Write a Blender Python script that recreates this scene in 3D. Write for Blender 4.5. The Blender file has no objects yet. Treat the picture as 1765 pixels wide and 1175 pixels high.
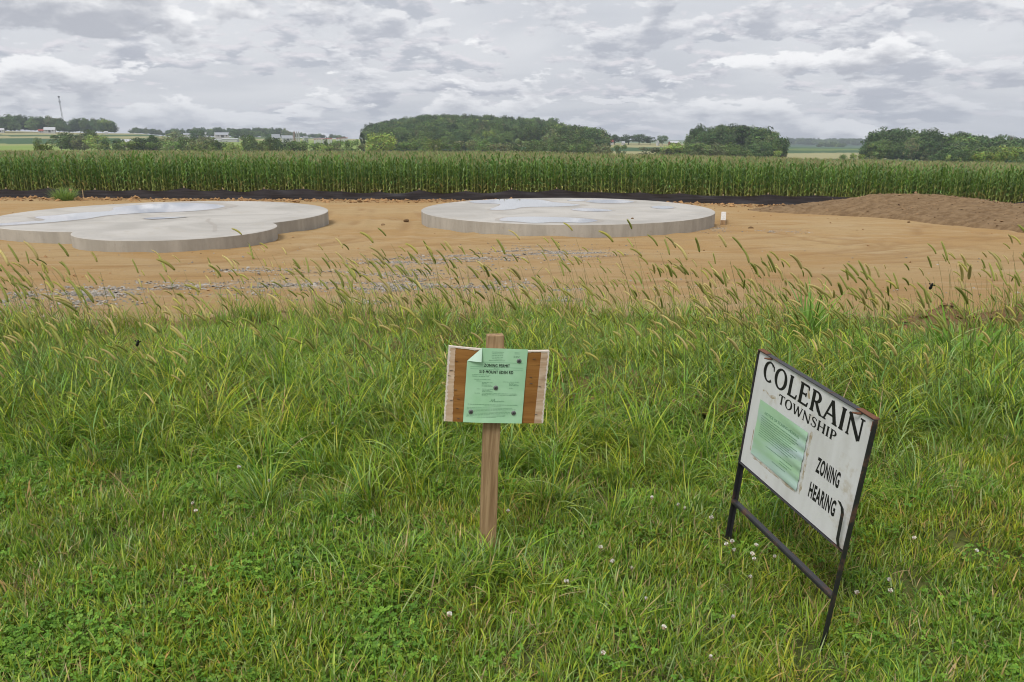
import bpy, math, random
import numpy as np
from mathutils import Vector, Matrix, Euler

random.seed(7)
rng = np.random.default_rng(11)
scene = bpy.context.scene
COL = scene.collection

# ------------------------------------------------------------------ camera
FPX, YH, CAMH = 1340.0, 235.0, 1.55          # focal length and horizon row of the 1765 px wide photo
PITCH = math.atan((587.5 - YH) / FPX)
cam = bpy.data.cameras.new('camera')
cam.sensor_width = 36.0
cam.lens = FPX / 1765.0 * 36.0
cam.clip_start = 0.05
cam.clip_end = 9000
cam_o = bpy.data.objects.new('camera', cam)
COL.objects.link(cam_o)
cam_o.location = (0, 0, CAMH)
cam_o.rotation_euler = (math.pi / 2 - PITCH, 0, 0)
scene.camera = cam_o

# ------------------------------------------------------------------ sun, exposure
SUN_EL, SUN_AZ = math.radians(56), math.radians(215)      # azimuth clockwise from +y
sun = bpy.data.lights.new('sun', 'SUN')
sun.energy = 1.5
sun.angle = math.radians(22)
sun.color = (1.0, 0.96, 0.9)
sun_o = bpy.data.objects.new('sun', sun)
COL.objects.link(sun_o)
sd = Vector((math.sin(SUN_AZ) * math.cos(SUN_EL), math.cos(SUN_AZ) * math.cos(SUN_EL), math.sin(SUN_EL)))
sun_o.rotation_euler = sd.to_track_quat('Z', 'Y').to_euler()
sun_o.location = (0, -20, 40)
vs = scene.view_settings
vs.view_transform = 'Standard'
vs.look = 'None'
vs.exposure = 0.74
vs.gamma = 1.0
vs.use_curve_mapping = False
scene.cycles.use_denoising = True
scene.cycles.max_bounces = 6
scene.cycles.diffuse_bounces = 3
scene.cycles.glossy_bounces = 2
scene.cycles.transmission_bounces = 3
scene.cycles.transparent_max_bounces = 6
scene.cycles.volume_bounces = 0
scene.cycles.filter_width = 1.05

# ------------------------------------------------------------------ node helpers
def N(nt, typ, ins=None, **props):
    n = nt.nodes.new(typ)
    for k, v in props.items():
        setattr(n, k, v)
    for k, v in (ins or {}).items():
        s = n.inputs[k]
        if isinstance(v, bpy.types.NodeSocket):
            nt.links.new(v, s)
        else:
            s.default_value = v
    return n

def math_n(nt, op, a, b=0.0, c=None, clamp=False):
    n = N(nt, 'ShaderNodeMath', {0: a, 1: b}, operation=op)
    if c is not None:
        if isinstance(c, bpy.types.NodeSocket):
            nt.links.new(c, n.inputs[2])
        else:
            n.inputs[2].default_value = c
    n.use_clamp = clamp
    return n.outputs[0]

def vmath(nt, op, a, b=None, scale=None):
    ins = {0: a}
    if b is not None:
        ins[1] = b
    n = N(nt, 'ShaderNodeVectorMath', ins, operation=op)
    if scale is not None:
        if isinstance(scale, bpy.types.NodeSocket):
            nt.links.new(scale, n.inputs['Scale'])
        else:
            n.inputs['Scale'].default_value = scale
    return n.outputs[0]

def mix(nt, f, a, b, blend='MIX'):
    n = nt.nodes.new('ShaderNodeMix')
    n.data_type = 'RGBA'
    n.blend_type = blend
    for idx, v in ((0, f), (6, a), (7, b)):
        s = n.inputs[idx]
        if isinstance(v, bpy.types.NodeSocket):
            nt.links.new(v, s)
        elif idx == 0:
            s.default_value = v
        else:
            s.default_value = (v[0], v[1], v[2], 1.0)
    return n.outputs[2]

def smooth(nt, v, lo, hi):
    n = N(nt, 'ShaderNodeMapRange', {0: v, 1: lo, 2: hi, 3: 0.0, 4: 1.0}, interpolation_type='SMOOTHSTEP')
    return n.outputs[0]

def noise(nt, vec, scale, detail=4, rough=0.55, distortion=0.0, dim='3D'):
    n = N(nt, 'ShaderNodeTexNoise', {'Vector': vec, 'Scale': scale, 'Detail': detail, 'Roughness': rough, 'Distortion': distortion}, noise_dimensions=dim)
    return n.outputs[0]

# ------------------------------------------------------------------ world: overcast sky with broken cumulus
world = bpy.data.worlds.new('World')
scene.world = world
world.use_nodes = True
nt = world.node_tree
nt.nodes.clear()
sky = N(nt, 'ShaderNodeTexSky', sky_type='NISHITA', sun_disc=False, sun_elevation=SUN_EL, sun_rotation=SUN_AZ, air_density=1.0, dust_density=2.0)
tc = N(nt, 'ShaderNodeTexCoord').outputs['Generated']
sep = N(nt, 'ShaderNodeSeparateXYZ', {0: tc})
zc = math_n(nt, 'MAXIMUM', sep.outputs[2], 0.0)

def cloud_coords(dz, k, p, zs):
    z = math_n(nt, 'ADD', zc, dz)
    s = math_n(nt, 'POWER', math_n(nt, 'ADD', z, k), -p)
    zz = math_n(nt, 'MULTIPLY', z, zs)
    v = N(nt, 'ShaderNodeCombineXYZ', {0: sep.outputs[0], 1: sep.outputs[1], 2: zz}).outputs[0]
    return vmath(nt, 'SCALE', v, scale=s)

def density(dz, scale, seed, k=0.075, p=0.62, zs=3.0, detail=9, rough=0.57, dist=0.12, big=0.42):
    q = vmath(nt, 'ADD', cloud_coords(dz, k, p, zs), (seed, seed * 0.7, seed * 1.3))
    a = noise(nt, q, scale, detail, rough, dist)
    b = noise(nt, q, scale * 0.36, 2, 0.5)
    return math_n(nt, 'ADD', math_n(nt, 'MULTIPLY', a, 1 - big), math_n(nt, 'MULTIPLY', b, big))

# high veil: broad soft streaks
qv = vmath(nt, 'ADD', cloud_coords(0.0, 0.07, 0.95, 1.0), (1.7, 4.2, 0.3))
veil = noise(nt, qv, 0.55, 5, 0.5, 0.5)
blue = mix(nt, 1.0, sky.outputs[0], (0.1, 0.1, 0.1), 'MULTIPLY')
veil_col = mix(nt, smooth(nt, veil, 0.34, 0.66), (0.535, 0.552, 0.585), (0.65, 0.66, 0.678))
cur = mix(nt, 0.95, blue, veil_col)
# three decks of broken cloud: low and flat near the horizon, then rounder heaps
for (sc, seed, dz, lo, hi, dk, br, op, kk, pp_, zs) in (
        (11.0, 8.4, 0.005, 0.505, 0.555, (0.40, 0.425, 0.475), (0.70, 0.68, 0.70), 0.80, 0.07, 0.42, 2.2),
        (6.8, 3.1, 0.010, 0.515, 0.550, (0.40, 0.42, 0.468), (0.74, 0.745, 0.755), 0.88, 0.08, 0.40, 2.2),
        (4.6, 61.4, 0.015, 0.520, 0.545, (0.40, 0.415, 0.455), (0.86, 0.86, 0.855), 0.92, 0.10, 0.33, 2.2)):
    d0 = density(0.0, sc, seed, kk, pp_, zs)
    d1 = density(dz, sc, seed, kk, pp_, zs)
    lit = smooth(nt, d1, hi + 0.05, lo - 0.035)
    cov = math_n(nt, 'MULTIPLY', smooth(nt, d0, lo, hi), op)
    if sc < 4: cov = math_n(nt, 'MULTIPLY', cov, smooth(nt, zc, 0.02, 0.06))
    cur = mix(nt, cov, cur, mix(nt, lit, dk, br))
# air paling close to the horizon
hz = smooth(nt, zc, 0.05, 0.0)
s3 = mix(nt, math_n(nt, 'MULTIPLY', hz, 0.22), cur, (0.52, 0.555, 0.61))
s10 = mix(nt, 1.0, s3, (7.3, 7.3, 7.4), 'MULTIPLY')
bg = N(nt, 'ShaderNodeBackground', {'Color': s10, 'Strength': 0.1})
out = N(nt, 'ShaderNodeOutputWorld', {0: bg.outputs[0]})
try:
    world.cycles.sampling_method = 'MANUAL'
    world.cycles.sample_map_resolution = 512
except Exception:
    pass

# ------------------------------------------------------------------ numpy noise
def _h(ix, iy, s):
    n = (ix.astype(np.int64) * 374761393 + iy.astype(np.int64) * 668265263 + s * 1274126177) & 0x7fffffff
    n = ((n ^ (n >> 13)) * 1274126177) & 0x7fffffff
    n = (n ^ (n >> 16)) & 0xffff
    return n / 65535.0

def vnoise(x, y, s=0):
    x = np.asarray(x, float); y = np.asarray(y, float)
    ix = np.floor(x); iy = np.floor(y)
    fx = x - ix; fy = y - iy
    fx = fx * fx * (3 - 2 * fx); fy = fy * fy * (3 - 2 * fy)
    ix = ix.astype(np.int64); iy = iy.astype(np.int64)
    a = _h(ix, iy, s); b = _h(ix + 1, iy, s); c = _h(ix, iy + 1, s); d = _h(ix + 1, iy + 1, s)
    return (a * (1 - fx) + b * fx) * (1 - fy) + (c * (1 - fx) + d * fx) * fy

def fbm(x, y, s=0, o=4):
    t = 0; a = 0.5; n = 0
    for i in range(o):
        t = t + a * vnoise(np.asarray(x) * 2 ** i, np.asarray(y) * 2 ** i, s + i * 17)
        n += a; a *= 0.5
    return t / n

def sstep(v, a, b):
    t = np.clip((np.asarray(v, float) - a) / (b - a), 0, 1)
    return t * t * (3 - 2 * t)

# ------------------------------------------------------------------ lie of the land
PY = np.array([-4000, -30, 0, 3, 5, 7, 11, 18, 24, 30, 46, 60, 100, 112, 200], float)
PZ = np.array([3.0, 0.3, 0.0, -0.02, -0.08, -0.20, -0.52, -1.08, -1.17, -1.33, -2.05, -2.28, -2.85, -3.05, -7.5], float)
def near_z(x, y):
    x = np.asarray(x, float); y = np.asarray(y, float)
    z = (np.interp(y - 0.8, PY, PZ) + np.interp(y, PY, PZ) * 2 + np.interp(y + 0.8, PY, PZ)) / 4
    xp = np.where(x > 0, x, 0)
    return z - 0.023 * xp * xp / (xp + 3.0) * sstep(y, 14, 42) - 0.004 * np.where(x < 0, -x, 0) * 0 + 0.1 * sstep(-x, 5, 30) * sstep(y, 20, 44)

# distant land: screen row at which the ground of a bearing lies, for a set of distances
FC = np.array([-900, -200, 0, 250, 330, 460, 630, 760, 900, 1040, 1110, 1200, 1340, 1420, 1500, 1640, 1765, 2700], float)
FD = np.array([112, 200, 300, 400, 500, 600, 700, 800, 900, 1200, 1800, 2600, 4200], float)
FT = np.array([
    [288, 299, 279, 264, 255, 246, 240, 232, 228, 226, 232, 238, 240],
    [288, 299, 279, 264, 255, 246, 240, 232, 228, 226, 232, 238, 240],
    [288, 299, 279, 264, 255, 246, 240, 232, 228, 226, 232, 238, 240],
    [288, 299, 280, 266, 257, 248, 242, 234, 231, 230, 234, 238, 240],
    [288, 299, 282, 270, 261, 254, 249, 244, 240, 236, 236, 239, 241],
    [288, 299, 282, 271, 261, 254, 249, 245, 241, 236, 236, 239, 241],
    [288, 299, 282, 272, 262, 256, 250, 245, 242, 240, 239, 239, 241],
    [288, 299, 283, 272, 260, 240, 228, 222, 221, 226, 235, 240, 241],
    [288, 300, 284, 273, 261, 243, 231, 226, 225, 230, 236, 240, 241],
    [290, 301, 285, 274, 265, 258, 252, 248, 246, 246, 246, 244, 241],
    [291, 302, 286, 275, 266, 258, 253, 248, 246, 247, 247, 244, 241],
    [293, 303, 287, 274, 264, 257, 252, 250, 249, 249, 248, 245, 241],
    [295, 304, 290, 276, 267, 262, 259, 257, 255, 252, 252, 248, 241],
    [297, 306, 291, 277, 270, 265, 261, 258, 256, 253, 253, 249, 241],
    [299, 308, 292, 277, 272, 267, 263, 260, 257, 254, 254, 249, 241],
    [302, 310, 297, 284, 277, 271, 266, 262, 259, 255, 254, 249, 241],
    [304, 312, 300, 287, 280, 273, 268, 263, 260, 255, 254, 249, 241],
    [304, 312, 300, 287, 280, 273, 268, 263, 260, 255, 254, 249, 241]], float)
def far_row(col, d):
    i = np.clip(np.searchsorted(FC, col) - 1, 0, len(FC) - 2)
    t = np.clip((col - FC[i]) / (FC[i + 1] - FC[i]), 0, 1); t = t * t * (3 - 2 * t)
    j = np.clip(np.searchsorted(FD, d) - 1, 0, len(FD) - 2)
    u = np.clip((d - FD[j]) / (FD[j + 1] - FD[j]), 0, 1)
    a = FT[i, j] * (1 - t) + FT[i + 1, j] * t
    b = FT[i, j + 1] * (1 - t) + FT[i + 1, j + 1] * t
    return a * (1 - u) + b * u
def ground_z(x, y):
    x = np.asarray(x, float); y = np.asarray(y, float)
    zn = near_z(x, y)
    yy = np.maximum(y, 20)
    col = np.clip(882.5 + FPX * x / yy, -900, 2700)
    zf = CAMH + (YH - far_row(col, np.clip(yy, 112, 4200))) / FPX * yy
    w = sstep(y, 105, 160)
    return np.where(y > 20, zn * (1 - w) + zf * w, zn)

def ray(px, py):
    a = (px - 882.5) / FPX; b = -(py - 587.5) / FPX
    c, s = math.cos(PITCH), math.sin(PITCH)
    return np.array([a, c + b * s, -s + b * c])
def at_depth(px, py, D):
    d = ray(px, py)
    return np.array([0, 0, CAMH]) + d * (D / d[1])
def gp(px, py):
    d = ray(px, py); t = 1.0; cam_p = np.array([0, 0, CAMH])
    prev = 0
    while t < 3000:
        p = cam_p + d * t
        if p[2] < float(ground_z(p[0], p[1])):
            lo, hi = prev, t
            for _ in range(30):
                m = (lo + hi) / 2
                p = cam_p + d * m
                if p[2] < float(ground_z(p[0], p[1])): hi = m
                else: lo = m
            p = cam_p + d * hi
            return p
        prev = t; t *= 1.01
    return cam_p + d * 3000

# ------------------------------------------------------------------ mesh helpers
class MB:
    def __init__(s):
        s.v = []; s.f = []; s.c = []; s.col = (1, 1, 1)
    def add(s, vs, fs, col=None):
        o = len(s.v)
        s.v.extend([tuple(map(float, p)) for p in vs])
        s.f.extend([tuple(i + o for i in f) for f in fs])
        s.c.extend([col or s.col] * len(vs))
    def box(s, x0, x1, y0, y1, z0, z1, col=None):
        s.add([(x0, y0, z0), (x1, y0, z0), (x1, y1, z0), (x0, y1, z0), (x0, y0, z1), (x1, y0, z1), (x1, y1, z1), (x0, y1, z1)],
              [(0, 3, 2, 1), (4, 5, 6, 7), (0, 1, 5, 4), (1, 2, 6, 5), (2, 3, 7, 6), (3, 0, 4, 7)], col)
    def tube(s, pts, rad, n=6, col=None, cap=True):
        pts = [Vector(p) for p in pts]
        if not hasattr(rad, '__len__'): rad = [rad] * len(pts)
        vs = []; fs = []
        for i, p in enumerate(pts):
            t = (pts[min(i + 1, len(pts) - 1)] - pts[max(i - 1, 0)]).normalized()
            a = t.cross(Vector((0, 0, 1)))
            if a.length < 1e-3: a = t.cross(Vector((1, 0, 0)))
            a.normalize(); b = t.cross(a)
            for k in range(n):
                an = 2 * math.pi * k / n
                vs.append(p + (a * math.cos(an) + b * math.sin(an)) * rad[i])
        for i in range(len(pts) - 1):
            for k in range(n):
                fs.append((i * n + k, i * n + (k + 1) % n, (i + 1) * n + (k + 1) % n, (i + 1) * n + k))
        if cap:
            fs.append(tuple(range(n))[::-1]); fs.append(tuple((len(pts) - 1) * n + k for k in range(n)))
        s.add(vs, fs, col)
    def mesh(s, name, smooth=False, color=False):
        m = bpy.data.meshes.new(name)
        m.from_pydata(s.v, [], s.f)
        if color:
            at = m.color_attributes.new('col', 'FLOAT_COLOR', 'POINT')
            c = np.ones((len(s.v), 4), np.float32); c[:, :3] = np.array(s.c, np.float32)
            at.data.foreach_set('color', c.ravel())
        if smooth:
            m.polygons.foreach_set('use_smooth', np.ones(len(m.polygons), bool))
        m.update()
        return m
    def obj(s, name, mat, parent=None, smooth=False, color=False):
        return link(name, s.mesh(name, smooth, color), mat, parent)

def link(name, mesh, mat=None, parent=None):
    o = bpy.data.objects.new(name, mesh)
    COL.objects.link(o)
    if mat is not None and mesh is not None and len(mesh.materials) == 0:
        mesh.materials.append(mat)
    if parent is not None: o.parent = parent
    return o
def tag(o, label=None, cat=None, group=None, kind=None):
    if label: o['label'] = label
    if cat: o['category'] = cat
    if group: o['group'] = group
    if kind: o['kind'] = kind
    return o
def thing(name, label, cat, loc=(0, 0, 0), rot=(0, 0, 0), group=None, scale=None):
    o = bpy.data.objects.new(name, None)
    o.empty_display_size = 0.2
    COL.objects.link(o)
    o.location = loc; o.rotation_euler = rot
    if scale: o.scale = scale
    return tag(o, label, cat, group)
def np_mesh(name, V, F, mat=None, smooth=True, attrs=None):
    """V (n,3), F (m,k) arrays"""
    V = np.asarray(V, np.float32); F = np.asarray(F, np.int32)
    m = bpy.data.meshes.new(name)
    k = F.shape[1]
    m.vertices.add(len(V)); m.vertices.foreach_set('co', V.ravel())
    m.loops.add(F.size); m.loops.foreach_set('vertex_index', F.ravel())
    m.polygons.add(len(F)); m.polygons.foreach_set('loop_start', np.arange(0, F.size, k, dtype=np.int32))
    try: m.polygons.foreach_set('loop_total', np.full(len(F), k, np.int32))
    except Exception: pass
    m.polygons.foreach_set('use_smooth', np.full(len(F), smooth, bool))
    for an, (typ, data) in (attrs or {}).items():
        at = m.attributes.new(an, typ, 'POINT')
        if typ == 'FLOAT_COLOR':
            d = np.ones((len(V), 4), np.float32); d[:, :3] = data
            at.data.foreach_set('color', d.ravel())
        elif typ == 'FLOAT':
            at.data.foreach_set('value', np.asarray(data, np.float32))
    m.update(calc_edges=True)
    m.validate()
    if mat: m.materials.append(mat)
    return m
def grid_faces(nr, nc):
    i = np.arange(nr - 1)[:, None] * nc + np.arange(nc - 1)[None, :]
    return np.stack([i, i + 1, i + 1 + nc, i + nc], -1).reshape(-1, 4)

# ------------------------------------------------------------------ materials
def new_mat(name):
    m = bpy.data.materials.new(name); m.use_nodes = True
    nt = m.node_tree; nt.nodes.clear()
    return m, nt
def finish(nt, color, rough=0.7, spec=0.4, bump=None, bstr=0.3, bdist=0.02, metallic=0.0, translucent=0.0, tcol=None, sheen=0.0):
    ins = {'Base Color': color if isinstance(color, bpy.types.NodeSocket) else (*color, 1.0), 'Roughness': rough, 'Specular IOR Level': spec, 'Metallic': metallic}
    p = N(nt, 'ShaderNodeBsdfPrincipled', ins)
    if bump is not None:
        b = N(nt, 'ShaderNodeBump', {'Strength': bstr, 'Distance': bdist, 'Height': bump})
        nt.links.new(b.outputs[0], p.inputs['Normal'])
    sh = p.outputs[0]
    if translucent > 0:
        t = N(nt, 'ShaderNodeBsdfTranslucent', {'Color': tcol if tcol is not None else (color if isinstance(color, bpy.types.NodeSocket) else (*color, 1.0))})
        sh = N(nt, 'ShaderNodeMixShader', {0: translucent, 1: sh, 2: t.outputs[0]}).outputs[0]
    N(nt, 'ShaderNodeOutputMaterial', {0: sh})
def obj_co(nt): return N(nt, 'ShaderNodeTexCoord').outputs['Object']
def pos_co(nt): return N(nt, 'ShaderNodeNewGeometry').outputs['Position']
def flat_mat(name, col, rough=0.6, spec=0.4, var=0.15, vscale=30.0, metallic=0.0, bumpy=0.0):
    m, nt = new_mat(name)
    n = noise(nt, obj_co(nt), vscale, 5, 0.6)
    c = mix(nt, n, tuple(x * (1 - var) for x in col), tuple(min(1, x * (1 + var)) for x in col))
    finish(nt, c, rough, spec, n if bumpy else None, bumpy, 0.004, metallic)
    return m
def leaf_mat(name, rough=0.5, spec=0.35, trans=0.3, inst=0.3, patch=None, patch_scale=1.2, tint=1.0):
    """plants: colour from the mesh's own 'col' attribute, varied per plant and in patches"""
    m, nt = new_mat(name)
    a = N(nt, 'ShaderNodeAttribute', attribute_name='col').outputs[0]
    r = N(nt, 'ShaderNodeObjectInfo').outputs['Random']
    k = N(nt, 'ShaderNodeMapRange', {0: r, 1: 0.0, 2: 1.0, 3: (1 - inst) * tint, 4: (1 + inst) * tint}).outputs[0]
    kv = N(nt, 'ShaderNodeCombineXYZ', {0: k, 1: k, 2: k}).outputs[0]
    c = mix(nt, 1.0, a, kv, 'MULTIPLY')
    if patch:
        pn = smooth(nt, noise(nt, pos_co(nt), patch_scale, 3, 0.55), 0.42, 0.66)
        c = mix(nt, pn, c, mix(nt, 1.0, c, patch, 'MULTIPLY'))
    finish(nt, c, rough, spec, translucent=trans, tcol=c)
    return m

M = {}
# lawn soil under the grass
m, nt = new_mat('lawn_soil')
co = pos_co(nt)
n1 = noise(nt, co, 14, 6, 0.65); n2 = noise(nt, co, 1.3, 3)
c = mix(nt, smooth(nt, n1, 0.35, 0.65), (0.07, 0.09, 0.026), (0.14, 0.145, 0.05))
c = mix(nt, smooth(nt, n2, 0.4, 0.7), c, (0.10, 0.115, 0.038))
finish(nt, c, 0.95, 0.1, n1, 0.8, 0.03)
M['lawn_soil'] = m

# bare clay
m, nt = new_mat('clay')
co = pos_co(nt)
st = N(nt, 'ShaderNodeMapping', {0: co, 3: (0.16, 1.0, 1.0)}).outputs[0]
big = noise(nt, co, 0.16, 4, 0.55, 0.6)
strk = noise(nt, st, 1.7, 7, 0.62, 0.9)
strk2 = noise(nt, st, 5.2, 6, 0.65, 0.5)
fine = noise(nt, co, 9.0, 8, 0.72)
vfine = noise(nt, co, 45.0, 6, 0.7)
c = mix(nt, smooth(nt, big, 0.34, 0.66), (0.405, 0.255, 0.108), (0.44, 0.31, 0.155))
c = mix(nt, math_n(nt, 'MULTIPLY', smooth(nt, strk, 0.48, 0.72), 0.75), c, (0.48, 0.36, 0.21))
c = mix(nt, math_n(nt, 'MULTIPLY', smooth(nt, strk2, 0.52, 0.72), 0.75), c, (0.33, 0.205, 0.085))
c = mix(nt, math_n(nt, 'MULTIPLY', smooth(nt, fine, 0.5, 0.8), 0.5), c, (0.31, 0.19, 0.08))
c = mix(nt, math_n(nt, 'MULTIPLY', smooth(nt, vfine, 0.52, 0.72), 0.45), c, (0.20, 0.12, 0.055))
c = mix(nt, math_n(nt, 'MULTIPLY', smooth(nt, vfine, 0.47, 0.3), 0.35), c, (0.52, 0.41, 0.27))
wear = N(nt, 'ShaderNodeAttribute', attribute_name='wear').outputs[2]
grav = N(nt, 'ShaderNodeAttribute', attribute_name='grav').outputs[2]
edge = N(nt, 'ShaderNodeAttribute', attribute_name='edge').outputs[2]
c = mix(nt, math_n(nt, 'MULTIPLY', wear, 0.6), c, (0.30, 0.18, 0.08))
c = mix(nt, math_n(nt, 'MULTIPLY', math_n(nt, 'MULTIPLY', grav, smooth(nt, fine, 0.38, 0.66)), 0.5), c, (0.40, 0.36, 0.30))
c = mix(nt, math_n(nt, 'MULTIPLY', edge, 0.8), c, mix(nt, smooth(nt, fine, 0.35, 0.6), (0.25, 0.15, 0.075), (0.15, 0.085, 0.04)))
hgt = math_n(nt, 'ADD', math_n(nt, 'MULTIPLY', fine, 1.0), math_n(nt, 'MULTIPLY', vfine, 0.35))
finish(nt, c, 0.95, 0.12, hgt, 0.85, 0.06)
M['clay'] = m

m, nt = new_mat('topsoil')
co = pos_co(nt)
n1 = noise(nt, co, 3.5, 8, 0.7); n2 = noise(nt, co, 0.5, 3)
c = mix(nt, smooth(nt, n1, 0.35, 0.65), (0.17, 0.107, 0.055), (0.28, 0.19, 0.105))
c = mix(nt, math_n(nt, 'MULTIPLY', smooth(nt, n2, 0.45, 0.7), 0.6), c, (0.30, 0.205, 0.115))
finish(nt, c, 0.95, 0.1, n1, 1.0, 0.12)
M['topsoil'] = m

# far fields and field soil
m, nt = new_mat('farmland')
a = N(nt, 'ShaderNodeAttribute', attribute_name='col').outputs[0]
co = pos_co(nt)
n1 = noise(nt, N(nt, 'ShaderNodeMapping', {0: co, 3: (0.02, 0.12, 0.1)}).outputs[0], 1.0, 5, 0.6)
c = mix(nt, 1.0, a, mix(nt, n1, (0.75, 0.75, 0.75), (1.2, 1.2, 1.2)), 'MULTIPLY')
finish(nt, c, 0.95, 0.1)
M['farmland'] = m

# concrete
def concrete(name, base, dark):
    m, nt = new_mat(name)
    co = pos_co(nt)
    n1 = noise(nt, co, 0.5, 5, 0.6, 0.8); n2 = noise(nt, co, 5.0, 6, 0.65); n3 = noise(nt, co, 60, 4, 0.6)
    swp = noise(nt, N(nt, 'ShaderNodeMapping', {0: co, 2: (0, 0, 0.5), 3: (0.3, 3.0, 1)}).outputs[0], 1.4, 4, 0.6)
    c = mix(nt, smooth(nt, n1, 0.35, 0.7), base, dark)
    c = mix(nt, math_n(nt, 'MULTIPLY', smooth(nt, swp, 0.5, 0.75), 0.45), c, tuple(x * 0.83 for x in base))
    c = mix(nt, math_n(nt, 'MULTIPLY', smooth(nt, n2, 0.5, 0.8), 0.35), c, tuple(x * 0.75 for x in base))
    n4 = noise(nt, co, 1.1, 6, 0.7, 1.2)
    c = mix(nt, math_n(nt, 'MULTIPLY', smooth(nt, n4, 0.52, 0.70), 0.5), c, tuple(x * k for x, k in zip(base, (0.84, 0.79, 0.70))))
    finish(nt, c, 0.8, 0.3, n3, 0.15, 0.004)
    return m
M['concrete'] = concrete('concrete', (0.49, 0.468, 0.43), (0.375, 0.357, 0.325))
m, nt = new_mat('formed_concrete')
co = pos_co(nt)
n1 = noise(nt, N(nt, 'ShaderNodeMapping', {0: co, 3: (2.2, 2.2, 0.5)}).outputs[0], 1.0, 5, 0.65)
n2 = noise(nt, co, 9, 5, 0.7)
c = mix(nt, smooth(nt, n1, 0.35, 0.66), (0.34, 0.318, 0.275), (0.44, 0.412, 0.36))
c = mix(nt, math_n(nt, 'MULTIPLY', smooth(nt, n2, 0.55, 0.75), 0.5), c, (0.29, 0.25, 0.195))
finish(nt, c, 0.85, 0.25, n2, 0.3, 0.01)
M['formed_concrete'] = m
M['damp_concrete'] = concrete('damp_concrete', (0.42, 0.39, 0.35), (0.36, 0.335, 0.30))
m, nt = new_mat('water_film')
n1 = noise(nt, N(nt, 'ShaderNodeMapping', {0: pos_co(nt), 3: (1, 1, 1)}).outputs[0], 6, 2)
p = N(nt, 'ShaderNodeBsdfPrincipled', {'Base Color': (0.30, 0.29, 0.27, 1), 'Roughness': 0.03, 'Specular IOR Level': 0.5, 'IOR': 1.33, 'Coat Weight': 1.0, 'Coat Roughness': 0.02})
N(nt, 'ShaderNodeOutputMaterial', {0: p.outputs[0]})
M['water'] = m

# timber
def wood(name, a, b, scale=(40, 40, 2.2), knots=True):
    m, nt = new_mat(name)
    co = obj_co(nt)
    q = N(nt, 'ShaderNodeMapping', {0: co, 3: scale}).outputs[0]
    n1 = noise(nt, q, 1.0, 6, 0.6, 0.6); n2 = noise(nt, q, 3.4, 4, 0.6); n3 = noise(nt, co, 9, 3)
    c = mix(nt, smooth(nt, n1, 0.3, 0.7), a, b)
    c = mix(nt, math_n(nt, 'MULTIPLY', smooth(nt, n2, 0.56, 0.75), 0.7), c, tuple(x * 0.55 for x in a))
    c = mix(nt, math_n(nt, 'MULTIPLY', smooth(nt, n3, 0.62, 0.76), 0.5), c, tuple(x * 0.6 for x in a))
    finish(nt, c, 0.8, 0.25, n1, 0.35, 0.002)
    return m
M['post_wood'] = wood('post_wood', (0.23, 0.14, 0.07), (0.40, 0.27, 0.15), (75, 75, 3.0))
M['ply_face'] = wood('ply_face', (0.235, 0.098, 0.022), (0.35, 0.165, 0.045), (2.6, 20, 46))
M['ply_raw'] = wood('ply_raw', (0.47, 0.315, 0.20), (0.64, 0.49, 0.36), (4, 20, 60))
M['ply_edge'] = flat_mat('ply_edge', (0.70, 0.61, 0.53), 0.8, 0.2, 0.25, 60)
M['stake_wood'] = wood('stake_wood', (0.42, 0.30, 0.17), (0.55, 0.43, 0.28))
M['pale_timber'] = wood('pale_timber', (0.50, 0.46, 0.40), (0.66, 0.62, 0.56), (12, 1.2, 12))

# papers
def paper(name, a, b, c3, scale):
    m, nt = new_mat(name)
    co = obj_co(nt)
    n1 = noise(nt, N(nt, 'ShaderNodeMapping', {0: co, 3: scale}).outputs[0], 1.0, 3, 0.5, 0.5)
    n2 = noise(nt, co, 7, 3, 0.5)
    c = mix(nt, smooth(nt, n1, 0.36, 0.64), a, b)
    c = mix(nt, math_n(nt, 'MULTIPLY', smooth(nt, n2, 0.5, 0.7), 0.6), c, c3)
    finish(nt, c, 0.6, 0.3, n2, 0.1, 0.003, translucent=0.05, tcol=c)
    return m
M['green_paper'] = paper('green_paper', (0.37, 0.63, 0.395), (0.45, 0.71, 0.475), (0.32, 0.60, 0.33), (5, 5, 9))
M['paper_back'] = flat_mat('paper_back', (0.57, 0.75, 0.62), 0.7, 0.2, 0.06, 20)
M['wet_paper'] = paper('wet_paper', (0.36, 0.565, 0.36), (0.47, 0.61, 0.60), (0.42, 0.64, 0.48), (3, 6, 10))
M['ink'] = flat_mat('ink', (0.012, 0.022, 0.016), 0.7, 0.2, 0.1)
M['faint_ink'] = flat_mat('faint_ink', (0.115, 0.25, 0.145), 0.7, 0.2, 0.2, 200)
M['rule_ink'] = flat_mat('rule_ink', (0.20, 0.42, 0.25), 0.7, 0.2, 0.2, 200)
M['sign_black'] = flat_mat('sign_black', (0.012, 0.012, 0.013), 0.5, 0.3, 0.2)
m, nt = new_mat('sign_white')
co = obj_co(nt)
n1 = noise(nt, co, 6, 5, 0.65); n2 = noise(nt, co, 40, 5, 0.6); n3 = noise(nt, N(nt, 'ShaderNodeMapping', {0: co, 3: (14, 14, 3)}).outputs[0], 1.0, 4)
c = mix(nt, smooth(nt, n3, 0.4, 0.75), (0.66, 0.665, 0.67), (0.57, 0.57, 0.56))
c = mix(nt, math_n(nt, 'MULTIPLY', smooth(nt, math_n(nt, 'ADD', math_n(nt, 'MULTIPLY', n1, 0.75), math_n(nt, 'MULTIPLY', n2, 0.25)), 0.53, 0.67), 0.7), c, (0.42, 0.36, 0.26))
finish(nt, c, 0.42, 0.4)
M['sign_white'] = m
m, nt = new_mat('grime')
co = obj_co(nt)
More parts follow.
